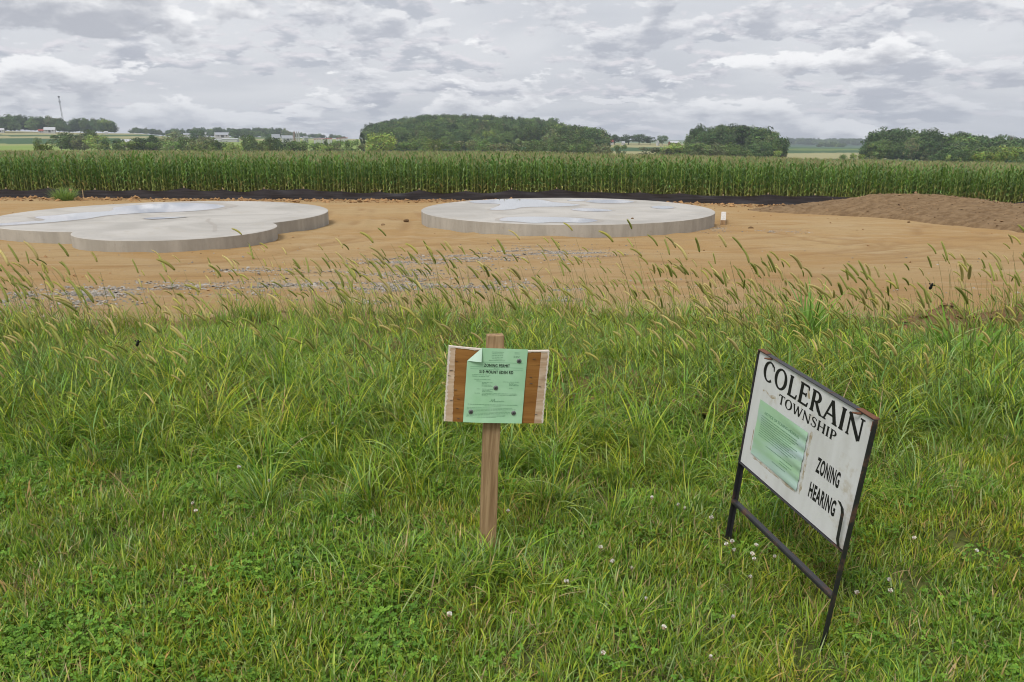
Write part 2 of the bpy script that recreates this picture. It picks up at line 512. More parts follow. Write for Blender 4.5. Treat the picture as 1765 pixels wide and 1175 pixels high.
n1 = noise(nt, co, 30, 5, 0.65)
c = mix(nt, smooth(nt, n1, 0.35, 0.65), (0.60, 0.60, 0.57), (0.36, 0.29, 0.19))
finish(nt, c, 0.8, 0.1)
M['grime'] = m
m, nt = new_mat('black_iron')
co = obj_co(nt)
n1 = noise(nt, co, 14, 6, 0.65); n2 = noise(nt, co, 120, 4, 0.6)
rust = smooth(nt, math_n(nt, 'ADD', math_n(nt, 'MULTIPLY', n1, 0.8), math_n(nt, 'MULTIPLY', n2, 0.2)), 0.52, 0.66)
c = mix(nt, math_n(nt, 'MULTIPLY', rust, 0.8), (0.022, 0.022, 0.026), (0.13, 0.062, 0.032))
r = N(nt, 'ShaderNodeMapRange', {0: rust, 3: 0.42, 4: 0.85}).outputs[0]
finish(nt, c, 0.5, 0.5, n2, 0.25, 0.001)
nt.links.new(r, [x for x in nt.nodes if x.type == 'BSDF_PRINCIPLED'][0].inputs['Roughness'])
M['black_iron'] = m
M['rust'] = flat_mat('rust', (0.16, 0.075, 0.045), 0.85, 0.2, 0.35, 60)
M['zinc'] = flat_mat('zinc', (0.17, 0.17, 0.17), 0.45, 0.5, 0.25, 300, 0.4)
M['dark_zinc'] = flat_mat('dark_zinc', (0.05, 0.05, 0.05), 0.5, 0.5, 0.2, 300, 0.4)
m, nt = new_mat('silt_fabric')
co = pos_co(nt)
n1 = noise(nt, N(nt, 'ShaderNodeMapping', {0: co, 3: (0.5, 0.5, 9)}).outputs[0], 1.4, 4, 0.6)
c = mix(nt, smooth(nt, n1, 0.35, 0.7), (0.018, 0.016, 0.019), (0.045, 0.041, 0.047))
finish(nt, c, 0.5, 0.45, n1, 0.5, 0.02)
M['silt_fabric'] = m
M['pink_ribbon'] = flat_mat('pink_ribbon', (0.85, 0.22, 0.25), 0.6, 0.3, 0.1)
M['insect'] = flat_mat('insect', (0.01, 0.009, 0.008), 0.6, 0.4, 0.2)
# distant buildings
M['white_wall'] = flat_mat('white_wall', (0.48, 0.48, 0.48), 0.7, 0.3, 0.08, 0.5)
M['cream_wall'] = flat_mat('cream_wall', (0.66, 0.60, 0.52), 0.7, 0.3, 0.1, 0.5)
M['grey_roof'] = flat_mat('grey_roof', (0.34, 0.36, 0.39), 0.6, 0.3, 0.15, 0.5)
M['pale_roof'] = flat_mat('pale_roof', (0.50, 0.51, 0.53), 0.6, 0.3, 0.1, 0.5)
M['red_roof'] = flat_mat('red_roof', (0.32, 0.09, 0.07), 0.7, 0.2, 0.15, 0.5)
M['brown_wall'] = flat_mat('brown_wall', (0.30, 0.22, 0.17), 0.8, 0.2, 0.2, 0.5)
M['dark_opening'] = flat_mat('dark_opening', (0.05, 0.05, 0.055), 0.4, 0.4, 0.1, 0.5)
M['galvanised'] = flat_mat('galvanised', (0.20, 0.21, 0.22), 0.5, 0.4, 0.15, 0.5)
# plants
M['grass'] = leaf_mat('grass', 0.40, 0.32, 0.34, 0.22, (1.16, 0.99, 0.75), 1.6)
M['clover'] = leaf_mat('clover', 0.6, 0.18, 0.25, 0.2)
M['foxtail'] = leaf_mat('foxtail', 0.6, 0.25, 0.25, 0.22)
M['corn'] = leaf_mat('corn', 0.40, 0.4, 0.32, 0.25)
M['tree'] = leaf_mat('tree', 0.7, 0.2, 0.15, 0.42)
M['weed'] = leaf_mat('weed', 0.5, 0.35, 0.3, 0.1)
M['petal'] = leaf_mat('petal', 0.7, 0.2, 0.2, 0.12)
M['bark'] = flat_mat('bark', (0.10, 0.085, 0.07), 0.9, 0.1, 0.3, 3)
M['stone'] = leaf_mat('stone', 0.85, 0.2, 0.0, 0.05)

# ------------------------------------------------------------------ geometry-node scatter (for stuff only)
def scatter(name, sources, pts, rot, scl, idx, label, cat):
    coll = bpy.data.collections.new(name + '_kinds')
    for o in sources: coll.objects.link(o)
    me = bpy.data.meshes.new(name)
    n = len(pts)
    me.vertices.add(n); me.vertices.foreach_set('co', np.asarray(pts, np.float32).ravel())
    a = me.attributes.new('rot', 'FLOAT_VECTOR', 'POINT'); a.data.foreach_set('vector', np.asarray(rot, np.float32).ravel())
    scl = np.asarray(scl, np.float32)
    if scl.ndim == 1: scl = np.repeat(scl[:, None], 3, 1)
    a = me.attributes.new('scl', 'FLOAT_VECTOR', 'POINT'); a.data.foreach_set('vector', scl.ravel())
    a = me.attributes.new('idx', 'INT', 'POINT'); a.data.foreach_set('value', np.asarray(idx, np.int32))
    me.update()
    ob = link(name, me)
    ng = bpy.data.node_groups.new(name + '_scatter', 'GeometryNodeTree')
    ng.interface.new_socket('Geometry', in_out='INPUT', socket_type='NodeSocketGeometry')
    ng.interface.new_socket('Geometry', in_out='OUTPUT', socket_type='NodeSocketGeometry')
    gi = ng.nodes.new('NodeGroupInput'); go = ng.nodes.new('NodeGroupOutput')
    ci = ng.nodes.new('GeometryNodeCollectionInfo')
    ci.inputs['Collection'].default_value = coll
    ci.inputs['Separate Children'].default_value = True
    ci.inputs['Reset Children'].default_value = True
    def na(nm, t):
        k = ng.nodes.new('GeometryNodeInputNamedAttribute'); k.data_type = t
        k.inputs['Name'].default_value = nm
        return k.outputs['Attribute']
    e2r = ng.nodes.new('FunctionNodeEulerToRotation')
    ng.links.new(na('rot', 'FLOAT_VECTOR'), e2r.inputs[0])
    iop = ng.nodes.new('GeometryNodeInstanceOnPoints')
    iop.inputs['Pick Instance'].default_value = True
    ng.links.new(gi.outputs[0], iop.inputs['Points'])
    ng.links.new(ci.outputs[0], iop.inputs['Instance'])
    ng.links.new(na('idx', 'INT'), iop.inputs['Instance Index'])
    ng.links.new(e2r.outputs[0], iop.inputs['Rotation'])
    ng.links.new(na('scl', 'FLOAT_VECTOR'), iop.inputs['Scale'])
    ng.links.new(iop.outputs[0], go.inputs[0])
    md = ob.modifiers.new('scatter', 'NODES'); md.node_group = ng
    return tag(ob, label, cat, kind='stuff')
def source(name, i, mesh):
    return bpy.data.objects.new('%s_kind_%02d' % (name, i), mesh)

# =================================================================== SETTING
def polar_ground():
    az = np.concatenate([np.linspace(-180, -62, 40)[:-1], np.linspace(-62, 62, 640), np.linspace(62, 180, 40)[1:]])
    r = np.concatenate([[1, 4, 8, 15, 25, 40, 60, 80, 95, 105], np.geomspace(112, 1500, 120), np.geomspace(1560, 5200, 14)])
    A, Rr = np.meshgrid(np.radians(az), r)
    X = Rr * np.sin(A); Y = Rr * np.cos(A)
    front = np.abs(A) < math.radians(62)
    Yd = np.where(front, Rr, Y)                 # forward of the camera the tables are read by depth
    # use distance along the view for the table
    Z = ground_z(np.clip(X, -1.6 * np.maximum(Y, 1), 1.6 * np.maximum(Y, 1)) if False else X, Y)
    near = (Y > -9) & (Y < 108) & (np.abs(X) < 20 + 0.9 * np.maximum(Y, 0)) & (Rr < 150)
    Z = np.where(near, Z - 0.35, Z)
    col = 882.5 + FPX * X / np.maximum(Y, 1)
    row = far_row(np.clip(col, -900, 2700), np.clip(Y, 112, 4200)) + (fbm(X * 0.01, Y * 0.01, 5) - 0.5) * 2.5
    tan = np.array([0.34, 0.32, 0.16]); green = np.array([0.22, 0.30, 0.07]); dark = np.array([0.06, 0.12, 0.05]); mid = np.array([0.14, 0.20, 0.06]); hay = np.array([0.30, 0.32, 0.12])
    C = np.zeros(X.shape + (3,)) + mid
    L = (col < 300) & (Y > 112)
    for lo, hi, c in ((258, 400, hay), (249.5, 258, green), (246.5, 249.5, hay), (238, 246.5, dark), (234.5, 238, tan), (232, 234.5, dark), (150, 232, tan)):
        C = np.where((L & (row >= lo) & (row < hi))[..., None], c, C)
    Mid = (col >= 300) & (col < 640) & (Y > 112)
    for lo, hi, c in ((258, 400, hay), (241, 258, green), (239, 241, tan), (150, 239, mid)):
        C = np.where((Mid & (row >= lo) & (row < hi))[..., None], c, C)
    Ce = (col >= 640) & (col < 1330) & (Y > 112)
    for lo, hi, c in ((258, 400, tan), (252, 258, dark), (246.5, 252, tan), (150, 246.5, mid)):
        C = np.where((Ce & (row >= lo) & (row < hi))[..., None], c, C)
    Ri = (col >= 1330) & (Y > 112)
    for lo, hi, c in ((276, 400, mid), (270.5, 276, dark), (262, 270.5, tan), (257.5, 262, dark), (255, 257.5, mid), (150, 255, dark)):
        C = np.where((Ri & (row >= lo) & (row < hi))[..., None], c, C)
    C = np.where((Y < 112)[..., None] & np.ones(3, bool), np.array([0.10, 0.15, 0.045]), C)
    me = np_mesh('ground', np.stack([X, Y, Z], -1).reshape(-1, 3), grid_faces(len(r), len(az))[:, ::-1], M['farmland'], True,
                 {'col': ('FLOAT_COLOR', C.reshape(-1, 3))})
    return tag(link('ground', me), kind='structure')
polar_ground()

# ------ gravel patches and wheel ruts, as places on the ground
def patch(px, py, wpx, hpx, s):
    c = gp(px, py); e = gp(px + wpx, py); f_ = gp(px, py + hpx); b = gp(px, py - hpx)
    return (c[0], c[1], abs(e[0] - c[0]), max(abs(f_[1] - b[1]) / 2, 0.12), s)
GRAVEL = [patch(930, 437, 95, 8, 1.0), patch(1010, 436, 30, 5, 0.5), patch(690, 452, 75, 6, 0.8), patch(800, 445, 80, 7, 0.45), patch(430, 466, 55, 4, 0.7),
          patch(60, 515, 150, 17, 1.0), patch(190, 502, 80, 9, 0.8), patch(330, 492, 150, 6, 0.65), patch(530, 493, 110, 6, 0.7), patch(700, 490, 70, 8, 0.65),
          patch(840, 492, 90, 9, 0.5), patch(985, 500, 30, 4, 0.9), patch(960, 516, 30, 6, 0.7), patch(600, 520, 90, 6, 0.4), patch(700, 470, 160, 10, 0.3),
          patch(1350, 398, 40, 3, 0.45), patch(1200, 394, 45, 4, 0.9), patch(650, 498, 60, 5, 0.6), patch(400, 510, 60, 6, 0.3)]
def grav_at(x, y):
    g = np.zeros_like(np.asarray(x, float))
    for cx, cy, rx, ry, s in GRAVEL:
        d = ((x - cx) / rx) ** 2 + ((y - cy) / ry) ** 2
        g = np.maximum(g, s * np.exp(-d * 0.9))
    return np.clip(g * (0.35 + 1.3 * fbm(np.asarray(x) * 1.3, np.asarray(y) * 2.2, 31)), 0, 1)
def seg_dist(x, y, pts):
    d = np.full(x.shape, 1e9)
    for (ax, ay), (bx, by) in zip(pts[:-1], pts[1:]):
        t = np.clip(((x - ax) * (bx - ax) + (y - ay) * (by - ay)) / ((bx - ax) ** 2 + (by - ay) ** 2 + 1e-9), 0, 1)
        d = np.minimum(d, np.hypot(x - ax - t * (bx - ax), y - ay - t * (by - ay)))
    return d
RUTS = []
for pl in ([(1765, 420), (1600, 440), (1450, 452), (1250, 462), (1000, 470)], [(1765, 436), (1650, 455), (1500, 470), (1300, 486)],
           [(1690, 398), (1705, 410), (1660, 425), (1540, 437), (1350, 445), (1100, 452)], [(1500, 385), (1420, 398), (1500, 412), (1640, 415), (1765, 408)],
           [(0, 468), (300, 458), (560, 440), (700, 425), (900, 412), (1200, 403), (1500, 390)], [(0, 455), (250, 447), (520, 428), (620, 410), (650, 385), (640, 360)],
           [(600, 440), (690, 405), (705, 380), (690, 355)], [(500, 433), (800, 421), (1100, 414), (1400, 407)], [(900, 425), (1150, 420), (1400, 425), (1600, 432)],
           [(0, 478), (400, 476), (800, 462), (1100, 440), (1400, 420)], [(1400, 372), (1550, 380), (1765, 398)]):
    RUTS.append([tuple(gp(a, b)[:2]) for a, b in pl])
PADS = [(1.83, 26.4, 4.85), (-10.85, 24.8, 4.91), (-8.80, 20.6, 2.50)]
PADTOP = -0.80
def grass_edge(x):
    """distance at which the rank grass gives way to clay"""
    x = np.asarray(x, float)
    return 6.75 + 0.75 * (fbm(x * 0.55 + 3, x * 0 + 0.3, 21) - 0.5) * 2 + 0.5 * np.exp(-((x - 0.8) / 1.5) ** 2) - 0.30 * sstep(x, 2.2, 4.2) - 0.3 * sstep(-x, 2.5, 4.5)
def soil_relief(x, y):
    rel = (fbm(x * 0.22, y * 0.4, 3) - 0.5) * 0.05
    rel = rel + (fbm(x * 1.6, y * 4.0, 9, 4) - 0.5) * 0.018
    ed = sstep(y, grass_edge(x) + 1.4, grass_edge(x) - 0.2)
    lump = np.abs(fbm(x * 4.2, y * 4.2, 40, 3) - 0.5)
    rel = rel + ed * (lump * 0.22 + 0.06)
    rel = rel + sstep(y, 41, 45) * (np.abs(fbm(x * 1.7, y * 1.7, 60, 3) - 0.5) * 0.28)
    # raised clods at the right-hand foot of the lawn
    rel = rel + 0.13 * np.exp(-((y - 6.9) / 0.55) ** 2) * sstep(x, 2.6, 4.0) * (0.5 + vnoise(x * 3, y * 3, 77))
    return rel
def bare_soil():
    rows = np.concatenate([np.arange(4.2, 9, 0.05), np.geomspace(9, 47, 260)])
    t = np.linspace(-1, 1, 560)
    Y = np.repeat(rows[:, None], len(t), 1)
    X = t[None, :] * (rows[:, None] * 0.86 + 3.0)
    wear = np.zeros_like(X); rut = np.zeros_like(X)
    for pl in RUTS:
        d = seg_dist(X, Y, pl)
        for off in (0.0, 1.75):
            dd = np.abs(d - off)
            w = np.exp(-(dd / 0.17) ** 2)
            wear = np.maximum(wear, w * sstep(fbm(X * 0.25 + off, Y * 0.5, 13 + len(pl)), 0.38, 0.72))
            rut = rut - 0.016 * w + 0.009 * np.exp(-((dd - 0.36) / 0.13) ** 2) * (0.5 + vnoise(X * 2, Y * 3, 19))
    Z = near_z(X, Y) + soil_relief(X, Y) + np.clip(rut, -0.07, 0.07)
    # loose holes dug beside the pads
    for hx, hy, hr, hd in ((gp(712, 374)[0], gp(712, 374)[1], 0.75, 0.28), (gp(566, 373)[0], gp(566, 373)[1], 0.6, 0.25), (gp(1237, 381)[0], gp(1237, 381)[1], 0.7, 0.18)):
        Z = Z - hd * np.exp(-(((X - hx) / hr) ** 2 + ((Y - hy) / (hr * 1.3)) ** 2))
        wear = np.maximum(wear, np.exp(-(((X - hx) / hr) ** 2 + ((Y - hy) / (hr * 1.3)) ** 2)))
    G = grav_at(X, Y)
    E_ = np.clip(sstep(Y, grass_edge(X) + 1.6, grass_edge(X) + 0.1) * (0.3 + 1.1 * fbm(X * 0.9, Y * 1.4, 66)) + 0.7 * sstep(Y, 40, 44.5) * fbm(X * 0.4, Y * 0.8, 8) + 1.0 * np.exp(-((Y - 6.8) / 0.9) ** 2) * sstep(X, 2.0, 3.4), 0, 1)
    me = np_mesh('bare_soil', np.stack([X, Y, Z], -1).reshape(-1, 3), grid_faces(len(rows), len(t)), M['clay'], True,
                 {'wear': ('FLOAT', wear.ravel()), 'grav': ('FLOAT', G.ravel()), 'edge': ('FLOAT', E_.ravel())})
    return tag(link('bare_soil', me), kind='structure')
bare_soil()

def lawn_z(x, y):
    return near_z(x, y) + (fbm(np.asarray(x) * 0.9, np.asarray(y) * 0.9, 2) - 0.5) * 0.07 - 0.10 * sstep(x, 0.3, 1.1) * sstep(y, 3.2, 2.4)
def lawn_ground():
    xs = np.linspace(-9, 9, 181); ys = np.linspace(-4, 8.2, 123)
    X, Y = np.meshgrid(xs, ys)
    Z = lawn_z(X, Y) - 0.25 * sstep(Y, grass_edge(X) - 0.7, grass_edge(X) + 0.3) + 0.01
    me = np_mesh('lawn', np.stack([X, Y, Z], -1).reshape(-1, 3), grid_faces(len(ys), len(xs)), M['lawn_soil'])
    return tag(link('lawn', me), kind='structure')
lawn_ground()
def field_ground():
    xs = np.linspace(-110, 110, 180); ys = np.linspace(46.6, 112, 60)
    X, Y = np.meshgrid(xs, ys)
    me = np_mesh('cornfield_soil', np.stack([X, Y, near_z(X, Y) - 0.02], -1).reshape(-1, 3), grid_faces(len(ys), len(xs)), M['topsoil'])
    return tag(link('cornfield_soil', me), kind='structure')
field_ground()
# =================================================================== CONCRETE PADS
def disc_outline(cx, cy, r, n=96):
    return [(cx + r * math.cos(2 * math.pi * k / n), cy + r * math.sin(2 * math.pi * k / n)) for k in range(n)]
def slab(name, outline, ztop, zbot, parent, label=None):
    """cast slab: trowelled top with a small chamfered arris, formed side as its own part"""
    n = len(outline)
    cx = sum(p[0] for p in outline) / n; cy = sum(p[1] for p in outline) / n
    mb = MB(); ch = 0.025
    ring_in = []
    for i, (x, y) in enumerate(outline):
        px, py = outline[i - 1]; nx, ny = outline[(i + 1) % n]
        tx, ty = nx - px, ny - py; L = math.hypot(tx, ty) or 1
        ring_in.append((x - ty / L * ch, y + tx / L * ch))
    vs = [(x, y, ztop) for x, y in ring_in] + [(x, y, ztop - 0.012) for x, y in outline]
    fs = [(n + i, n + (i + 1) % n, (i + 1) % n, i) for i in range(n)]
    fs.append(tuple(range(n)))
    mb.add(vs, fs)
    top = mb.obj(name, M['concrete'], parent)
    sb = MB()
    vs = [(x, y, ztop - 0.012) for x, y in outline] + [(x, y, zbot) for x, y in outline]
    fs = [(n + i, n + (i + 1) % n, (i + 1) % n, i) for i in range(n)]
    sb.add(vs, fs)
    sb.obj('formed_side', M['formed_concrete'], top)
    return top
def blob(pts, n=6, jit=0.06, seed=1):
    """smooth closed outline through the points (Catmull-Rom)"""
    r = random.Random(seed); out_ = []
    m_ = len(pts)
    for i in range(m_):
        p0, p1, p2, p3 = (np.array(pts[(i + k - 1) % m_][:2], float) for k in range(4))
        for k in range(n):
            t = k / n
            q = 0.5 * ((2 * p1) + (-p0 + p2) * t + (2 * p0 - 5 * p1 + 4 * p2 - p3) * t * t + (-p0 + 3 * p1 - 3 * p2 + p3) * t ** 3)
            out_.append((q[0] + r.uniform(-jit, jit), q[1] + r.uniform(-jit, jit)))
    return out_
def on_pad(px, py, z=PADTOP):
    d = ray(px, py); t = (z - CAMH) / d[2]
    return (d[0] * t, d[1] * t)
def flat_shape(name, outline, z, mat, kind='structure', parent=None):
    mb = MB()
    n = len(outline)
    area = sum(outline[i - 1][0] * outline[i][1] - outline[i][0] * outline[i - 1][1] for i in range(n))
    f = tuple(range(n)) if area > 0 else tuple(range(n))[::-1]
    mb.add([(x, y, z) for x, y in outline], [f])
    o = mb.obj(name, mat, parent)
    if parent is None: tag(o, kind=kind)
    return o

cx, cy, cr = PADS[0]
pad_r = thing('concrete_pad', 'round pale concrete silo pad with several puddles, centre right of the clay', 'concrete pad', (0, 0, 0), group='cast concrete pads')
slab('slab', disc_outline(cx, cy, cr, 128), PADTOP, -1.7, pad_r)
pad_l = thing('concrete_pad', 'large double-lobed concrete pad with one long puddle, at the left', 'concrete pad', (0, 0, 0), group='cast concrete pads')
slab('slab', disc_outline(PADS[1][0], PADS[1][1], PADS[1][2], 128), PADTOP, -1.75, pad_l)
slab('lobe_slab', disc_outline(PADS[2][0], PADS[2][1], PADS[2][2], 96), PADTOP + 0.006, -1.75, pad_l)

PUD = [
    ('r', [(862, 352), (820, 350), (800, 346), (832, 343.5), (880, 343), (930, 344), (952, 348), (1000, 353), (960, 356), (905, 357), (880, 361), (845, 361)]),
    ('r', [(862, 380), (870, 375), (905, 373.5), (950, 374), (1000, 376), (1030, 380), (1008, 384), (960, 383), (920, 384.5), (890, 382)]),
    ('r', [(985, 361), (1000, 359), (1035, 360), (1055, 363), (1030, 364.5), (1000, 363.5)]),
    ('r', [(1010, 347), (1030, 344), (1075, 345), (1093, 348), (1070, 350), (1035, 350)]),
    ('r', [(1122, 357), (1135, 354.8), (1158, 356), (1160, 358.5), (1140, 360)]),
    ('r', [(978, 345.5), (992, 343.5), (1012, 344.5), (1000, 346.8)]),
    ('l', [(-20, 387), (40, 382.5), (78, 379.5), (60, 374), (96, 371), (140, 366.5), (190, 363.5), (200, 357), (250, 352.5), (320, 349.5), (385, 354), (370, 360), (320, 364.5), (250, 367), (190, 371), (150, 377), (95, 382.5), (40, 386.5), (0, 389)]),
    ('l', [(248, 376.5), (280, 374.5), (320, 374), (300, 376), (265, 378)]),
]
for i, (w, pl) in enumerate(PUD):
    pts = [on_pad(a, b) for a, b in pl]
    pc = PADS[0] if w == 'r' else PADS[1]
    for k_, (x_, y_) in enumerate(pts):
        dd_ = math.hypot(x_ - pc[0], y_ - pc[1]); lim = pc[2] * 0.955
        if dd_ > lim and i != 7: pts[k_] = (pc[0] + (x_ - pc[0]) * lim / dd_, pc[1] + (y_ - pc[1]) * lim / dd_)
    cxp = sum(p[0] for p in pts) / len(pts); cyp = sum(p[1] for p in pts) / len(pts)
    o1 = blob([(cxp + (x - cxp) * 1.12 + 0.02, cyp + (y - cyp) * 1.1) for x, y in pts], 6, 0.03, i)
    zlift = 0.006 if i == 7 else 0.0
    flat_shape('damp_stain', o1, PADTOP + 0.003 + zlift + i * 0.0002, M['damp_concrete'], parent=(pad_r if w == 'r' else pad_l))
    o2 = blob(pts, 6, 0.02, i + 40)
    flat_shape('puddle', o2, PADTOP + 0.007 + zlift + i * 0.0002, M['water'])
# a dark dribble across the lobe, cement spatter and a clod on the pads
pl = [on_pad(*p) for p in ((361, 377), (357, 381), (365, 385), (371, 389), (370, 399))]
mb = MB()
for (a, b), w in zip(zip(pl[:-1], pl[1:]), (0.05, 0.06, 0.06, 0.05)):
    d = np.array(b) - np.array(a); L = np.hypot(*d); nrm = np.array([-d[1], d[0]]) / L * w
    mb.add([(*(np.array(a) - nrm), PADTOP + 0.010), (*(np.array(b) - nrm), PADTOP + 0.010), (*(np.array(b) + nrm), PADTOP + 0.010), (*(np.array(a) + nrm), PADTOP + 0.010)], [(0, 1, 2, 3)])
mb.obj('damp_stain', M['damp_concrete'], pad_l)

# =================================================================== LUMPS
def lump_mesh(name, r, seed, flat=0.7, sub=2):
    import bmesh
    bm = bmesh.new(); bmesh.ops.create_icosphere(bm, subdivisions=sub, radius=r)
    rr = random.Random(seed)
    off = [Vector((rr.uniform(-1, 1), rr.uniform(-1, 1), rr.uniform(-1, 1))).normalized() for _ in range(9)]
    amp = [rr.uniform(-0.35, 0.3) for _ in off]
    for v in bm.verts:
        d = v.co.normalized(); k = 1 + rr.uniform(-0.06, 0.06)
        for o_, a_ in zip(off, amp):
            k += a_ * max(0, d.dot(o_)) ** 4
        v.co *= k; v.co.z *= flat
    me = bpy.data.meshes.new(name); bm.to_mesh(me); bm.free()
    return me
clod_meshes = [lump_mesh('dirt_clod', 1.0, s) for s in range(5)]
for me in clod_meshes: me.materials.append(M['topsoil'])
for i, (px, py, wpx, lab) in enumerate(((1294, 395, 8, 'small dark clod lying on the clay right of the round pad'),
                                        (1566, 383, 6, 'dark lump of soil at the foot of the brown mound'),
                                        (1090, 377, 5, 'small dark lump lying on the round concrete pad'),
                                        (700, 382, 9, 'brown clod beside the dug hole left of the round pad'),
                                        (660, 388, 7, 'lone brown clod on the clay between the two pads'))):
    if 'concrete' in lab:
        x, y = on_pad(px, py); z = PADTOP
    else:
        p = gp(px, py); x, y = p[0], p[1]; z = float(near_z(x, y) + soil_relief(np.array(x), np.array(y)))
    r = wpx / 2 * y / FPX
    o = link('dirt_clod', clod_meshes[i].copy()); o.location = (x, y, z + r * 0.35); o.scale = (r, r, r)
    tag(o, lab, 'dirt clod', 'loose clods')

def scatter_stones(name, pts, sizes, cols, label, cat, flat=0.6):
    """irregular six-sided stones in one mesh"""
    base = np.array([[1, 0, 0], [0.3, 0.95, 0.1], [-0.8, 0.5, -0.1], [-0.7, -0.6, 0.1], [0.45, -0.85, 0], [0.1, 0.1, 0.85], [0, 0, -0.6]])
    F0 = np.array([[0, 1, 5], [1, 2, 5], [2, 3, 5], [3, 4, 5], [4, 0, 5], [1, 0, 6], [2, 1, 6], [3, 2, 6], [4, 3, 6], [0, 4, 6]])
    n = len(pts)
    V = np.repeat(base[None], n, 0) * (1 + rng.uniform(-0.35, 0.35, (n, 7, 3)))
    V[:, :, 2] *= flat
    tl = rng.uniform(-0.5, 0.5, (n, 1)); V[:, :, 2] += tl * V[:, :, 0]
    a = rng.uniform(0, 6.28, (n, 1)); x = V[:, :, 0] * np.cos(a) - V[:, :, 1] * np.sin(a); y = V[:, :, 0] * np.sin(a) + V[:, :, 1] * np.cos(a)
    V = np.stack([x, y, V[:, :, 2]], -1) * sizes[:, None, None] + np.asarray(pts)[:, None, :]
    F = (F0[None] + (np.arange(n) * 7)[:, None, None]).reshape(-1, 3)
    me = np_mesh(name, V.reshape(-1, 3), F, M['stone'], False, {'col': ('FLOAT_COLOR', np.repeat(cols, 7, 0))})
    return tag(link(name, me), label, cat, kind='stuff')
def sample(n, x0, x1, y0, y1, wfun, seed=0):
    r = np.random.default_rng(seed)
    X = r.uniform(x0, x1, n); Y = r.uniform(y0, y1, n)
    k = r.uniform(0, 1, n) < wfun(X, Y)
    return X[k], Y[k]
# gravel
gx, gy = [], []
for i, (cx_, cy_, rx, ry, s) in enumerate(GRAVEL):
    area = rx * ry * 9
    n = int(min(area * 380 * s, 7000))
    r_ = np.random.default_rng(100 + i)
    X = cx_ + r_.normal(0, rx * 0.62, n); Y = cy_ + r_.normal(0, ry * 0.62, n)
    k = r_.uniform(0, 1, n) < 0.08 + 1.1 * (fbm(X * 1.3, Y * 2.2, 31) > 0.52)
    gx.append(X[k]); gy.append(Y[k])
X, Y = sample(2600, -14, 12, 9, 20, lambda x, y: 0.15 + 0 * x, 5)
gx.append(X); gy.append(Y)
gx = np.concatenate(gx); gy = np.concatenate(gy)
ok = (gy > 7.2) & np.all([np.hypot(gx - a, gy - b) > c_ + 0.1 for a, b, c_ in PADS], axis=0)
gx, gy = gx[ok], gy[ok]
sz = rng.lognormal(math.log(0.0135), 0.42, len(gx)).clip(0.006, 0.035)
gz = near_z(gx, gy) + soil_relief(gx, gy) + sz * 0.2
tone = rng.uniform(0.14, 0.42, len(gx))
cols = np.stack([tone * 1.10, tone, tone * 0.86], -1)
scatter_stones('gravel', np.stack([gx, gy, gz], -1), sz, cols, 'grey crushed gravel scattered in patches over the clay', 'gravel')
# clods along the fence and at the edge of the lawn
X1, Y1 = sample(5200, -34, 34, 41.5, 44.9, lambda x, y: 0.25 + 0.6 * sstep(y, 42, 44.6), 8)
X2, Y2 = sample(9000, -7, 7.5, 5.6, 8.8, lambda x, y: np.exp(-((y - grass_edge(x) - 0.35) / 0.6) ** 2) * (0.25 + 0.6 * sstep(x, 2, 3.5)), 9)
X3, Y3 = sample(5000, -22, 24, 9, 40, lambda x, y: 0.12 + 0 * x, 12)
X = np.concatenate([X1, X2, X3]); Y = np.concatenate([Y1, Y2, Y3])
sz = np.concatenate([rng.lognormal(math.log(0.055), 0.5, len(X1)), rng.lognormal(math.log(0.016), 0.55, len(X2)), rng.lognormal(math.log(0.02), 0.5, len(X3))]).clip(0.006, 0.2)
ok = np.all([np.hypot(X - a, Y - b) > c_ + 0.1 for a, b, c_ in PADS], axis=0)
X, Y, sz = X[ok], Y[ok], sz[ok]
tone = rng.uniform(0.6, 1.15, len(X))
base = np.where((Y < 9)[:, None], np.array([0.22, 0.125, 0.06]), np.array([0.36, 0.21, 0.095]))
scatter_stones('soil_crumbs', np.stack([X, Y, near_z(X, Y) + soil_relief(X, Y) + sz * 0.2], -1), sz, base * tone[:, None], 'loose brown clods and crumbs of soil over the graded clay', 'soil', 0.75)

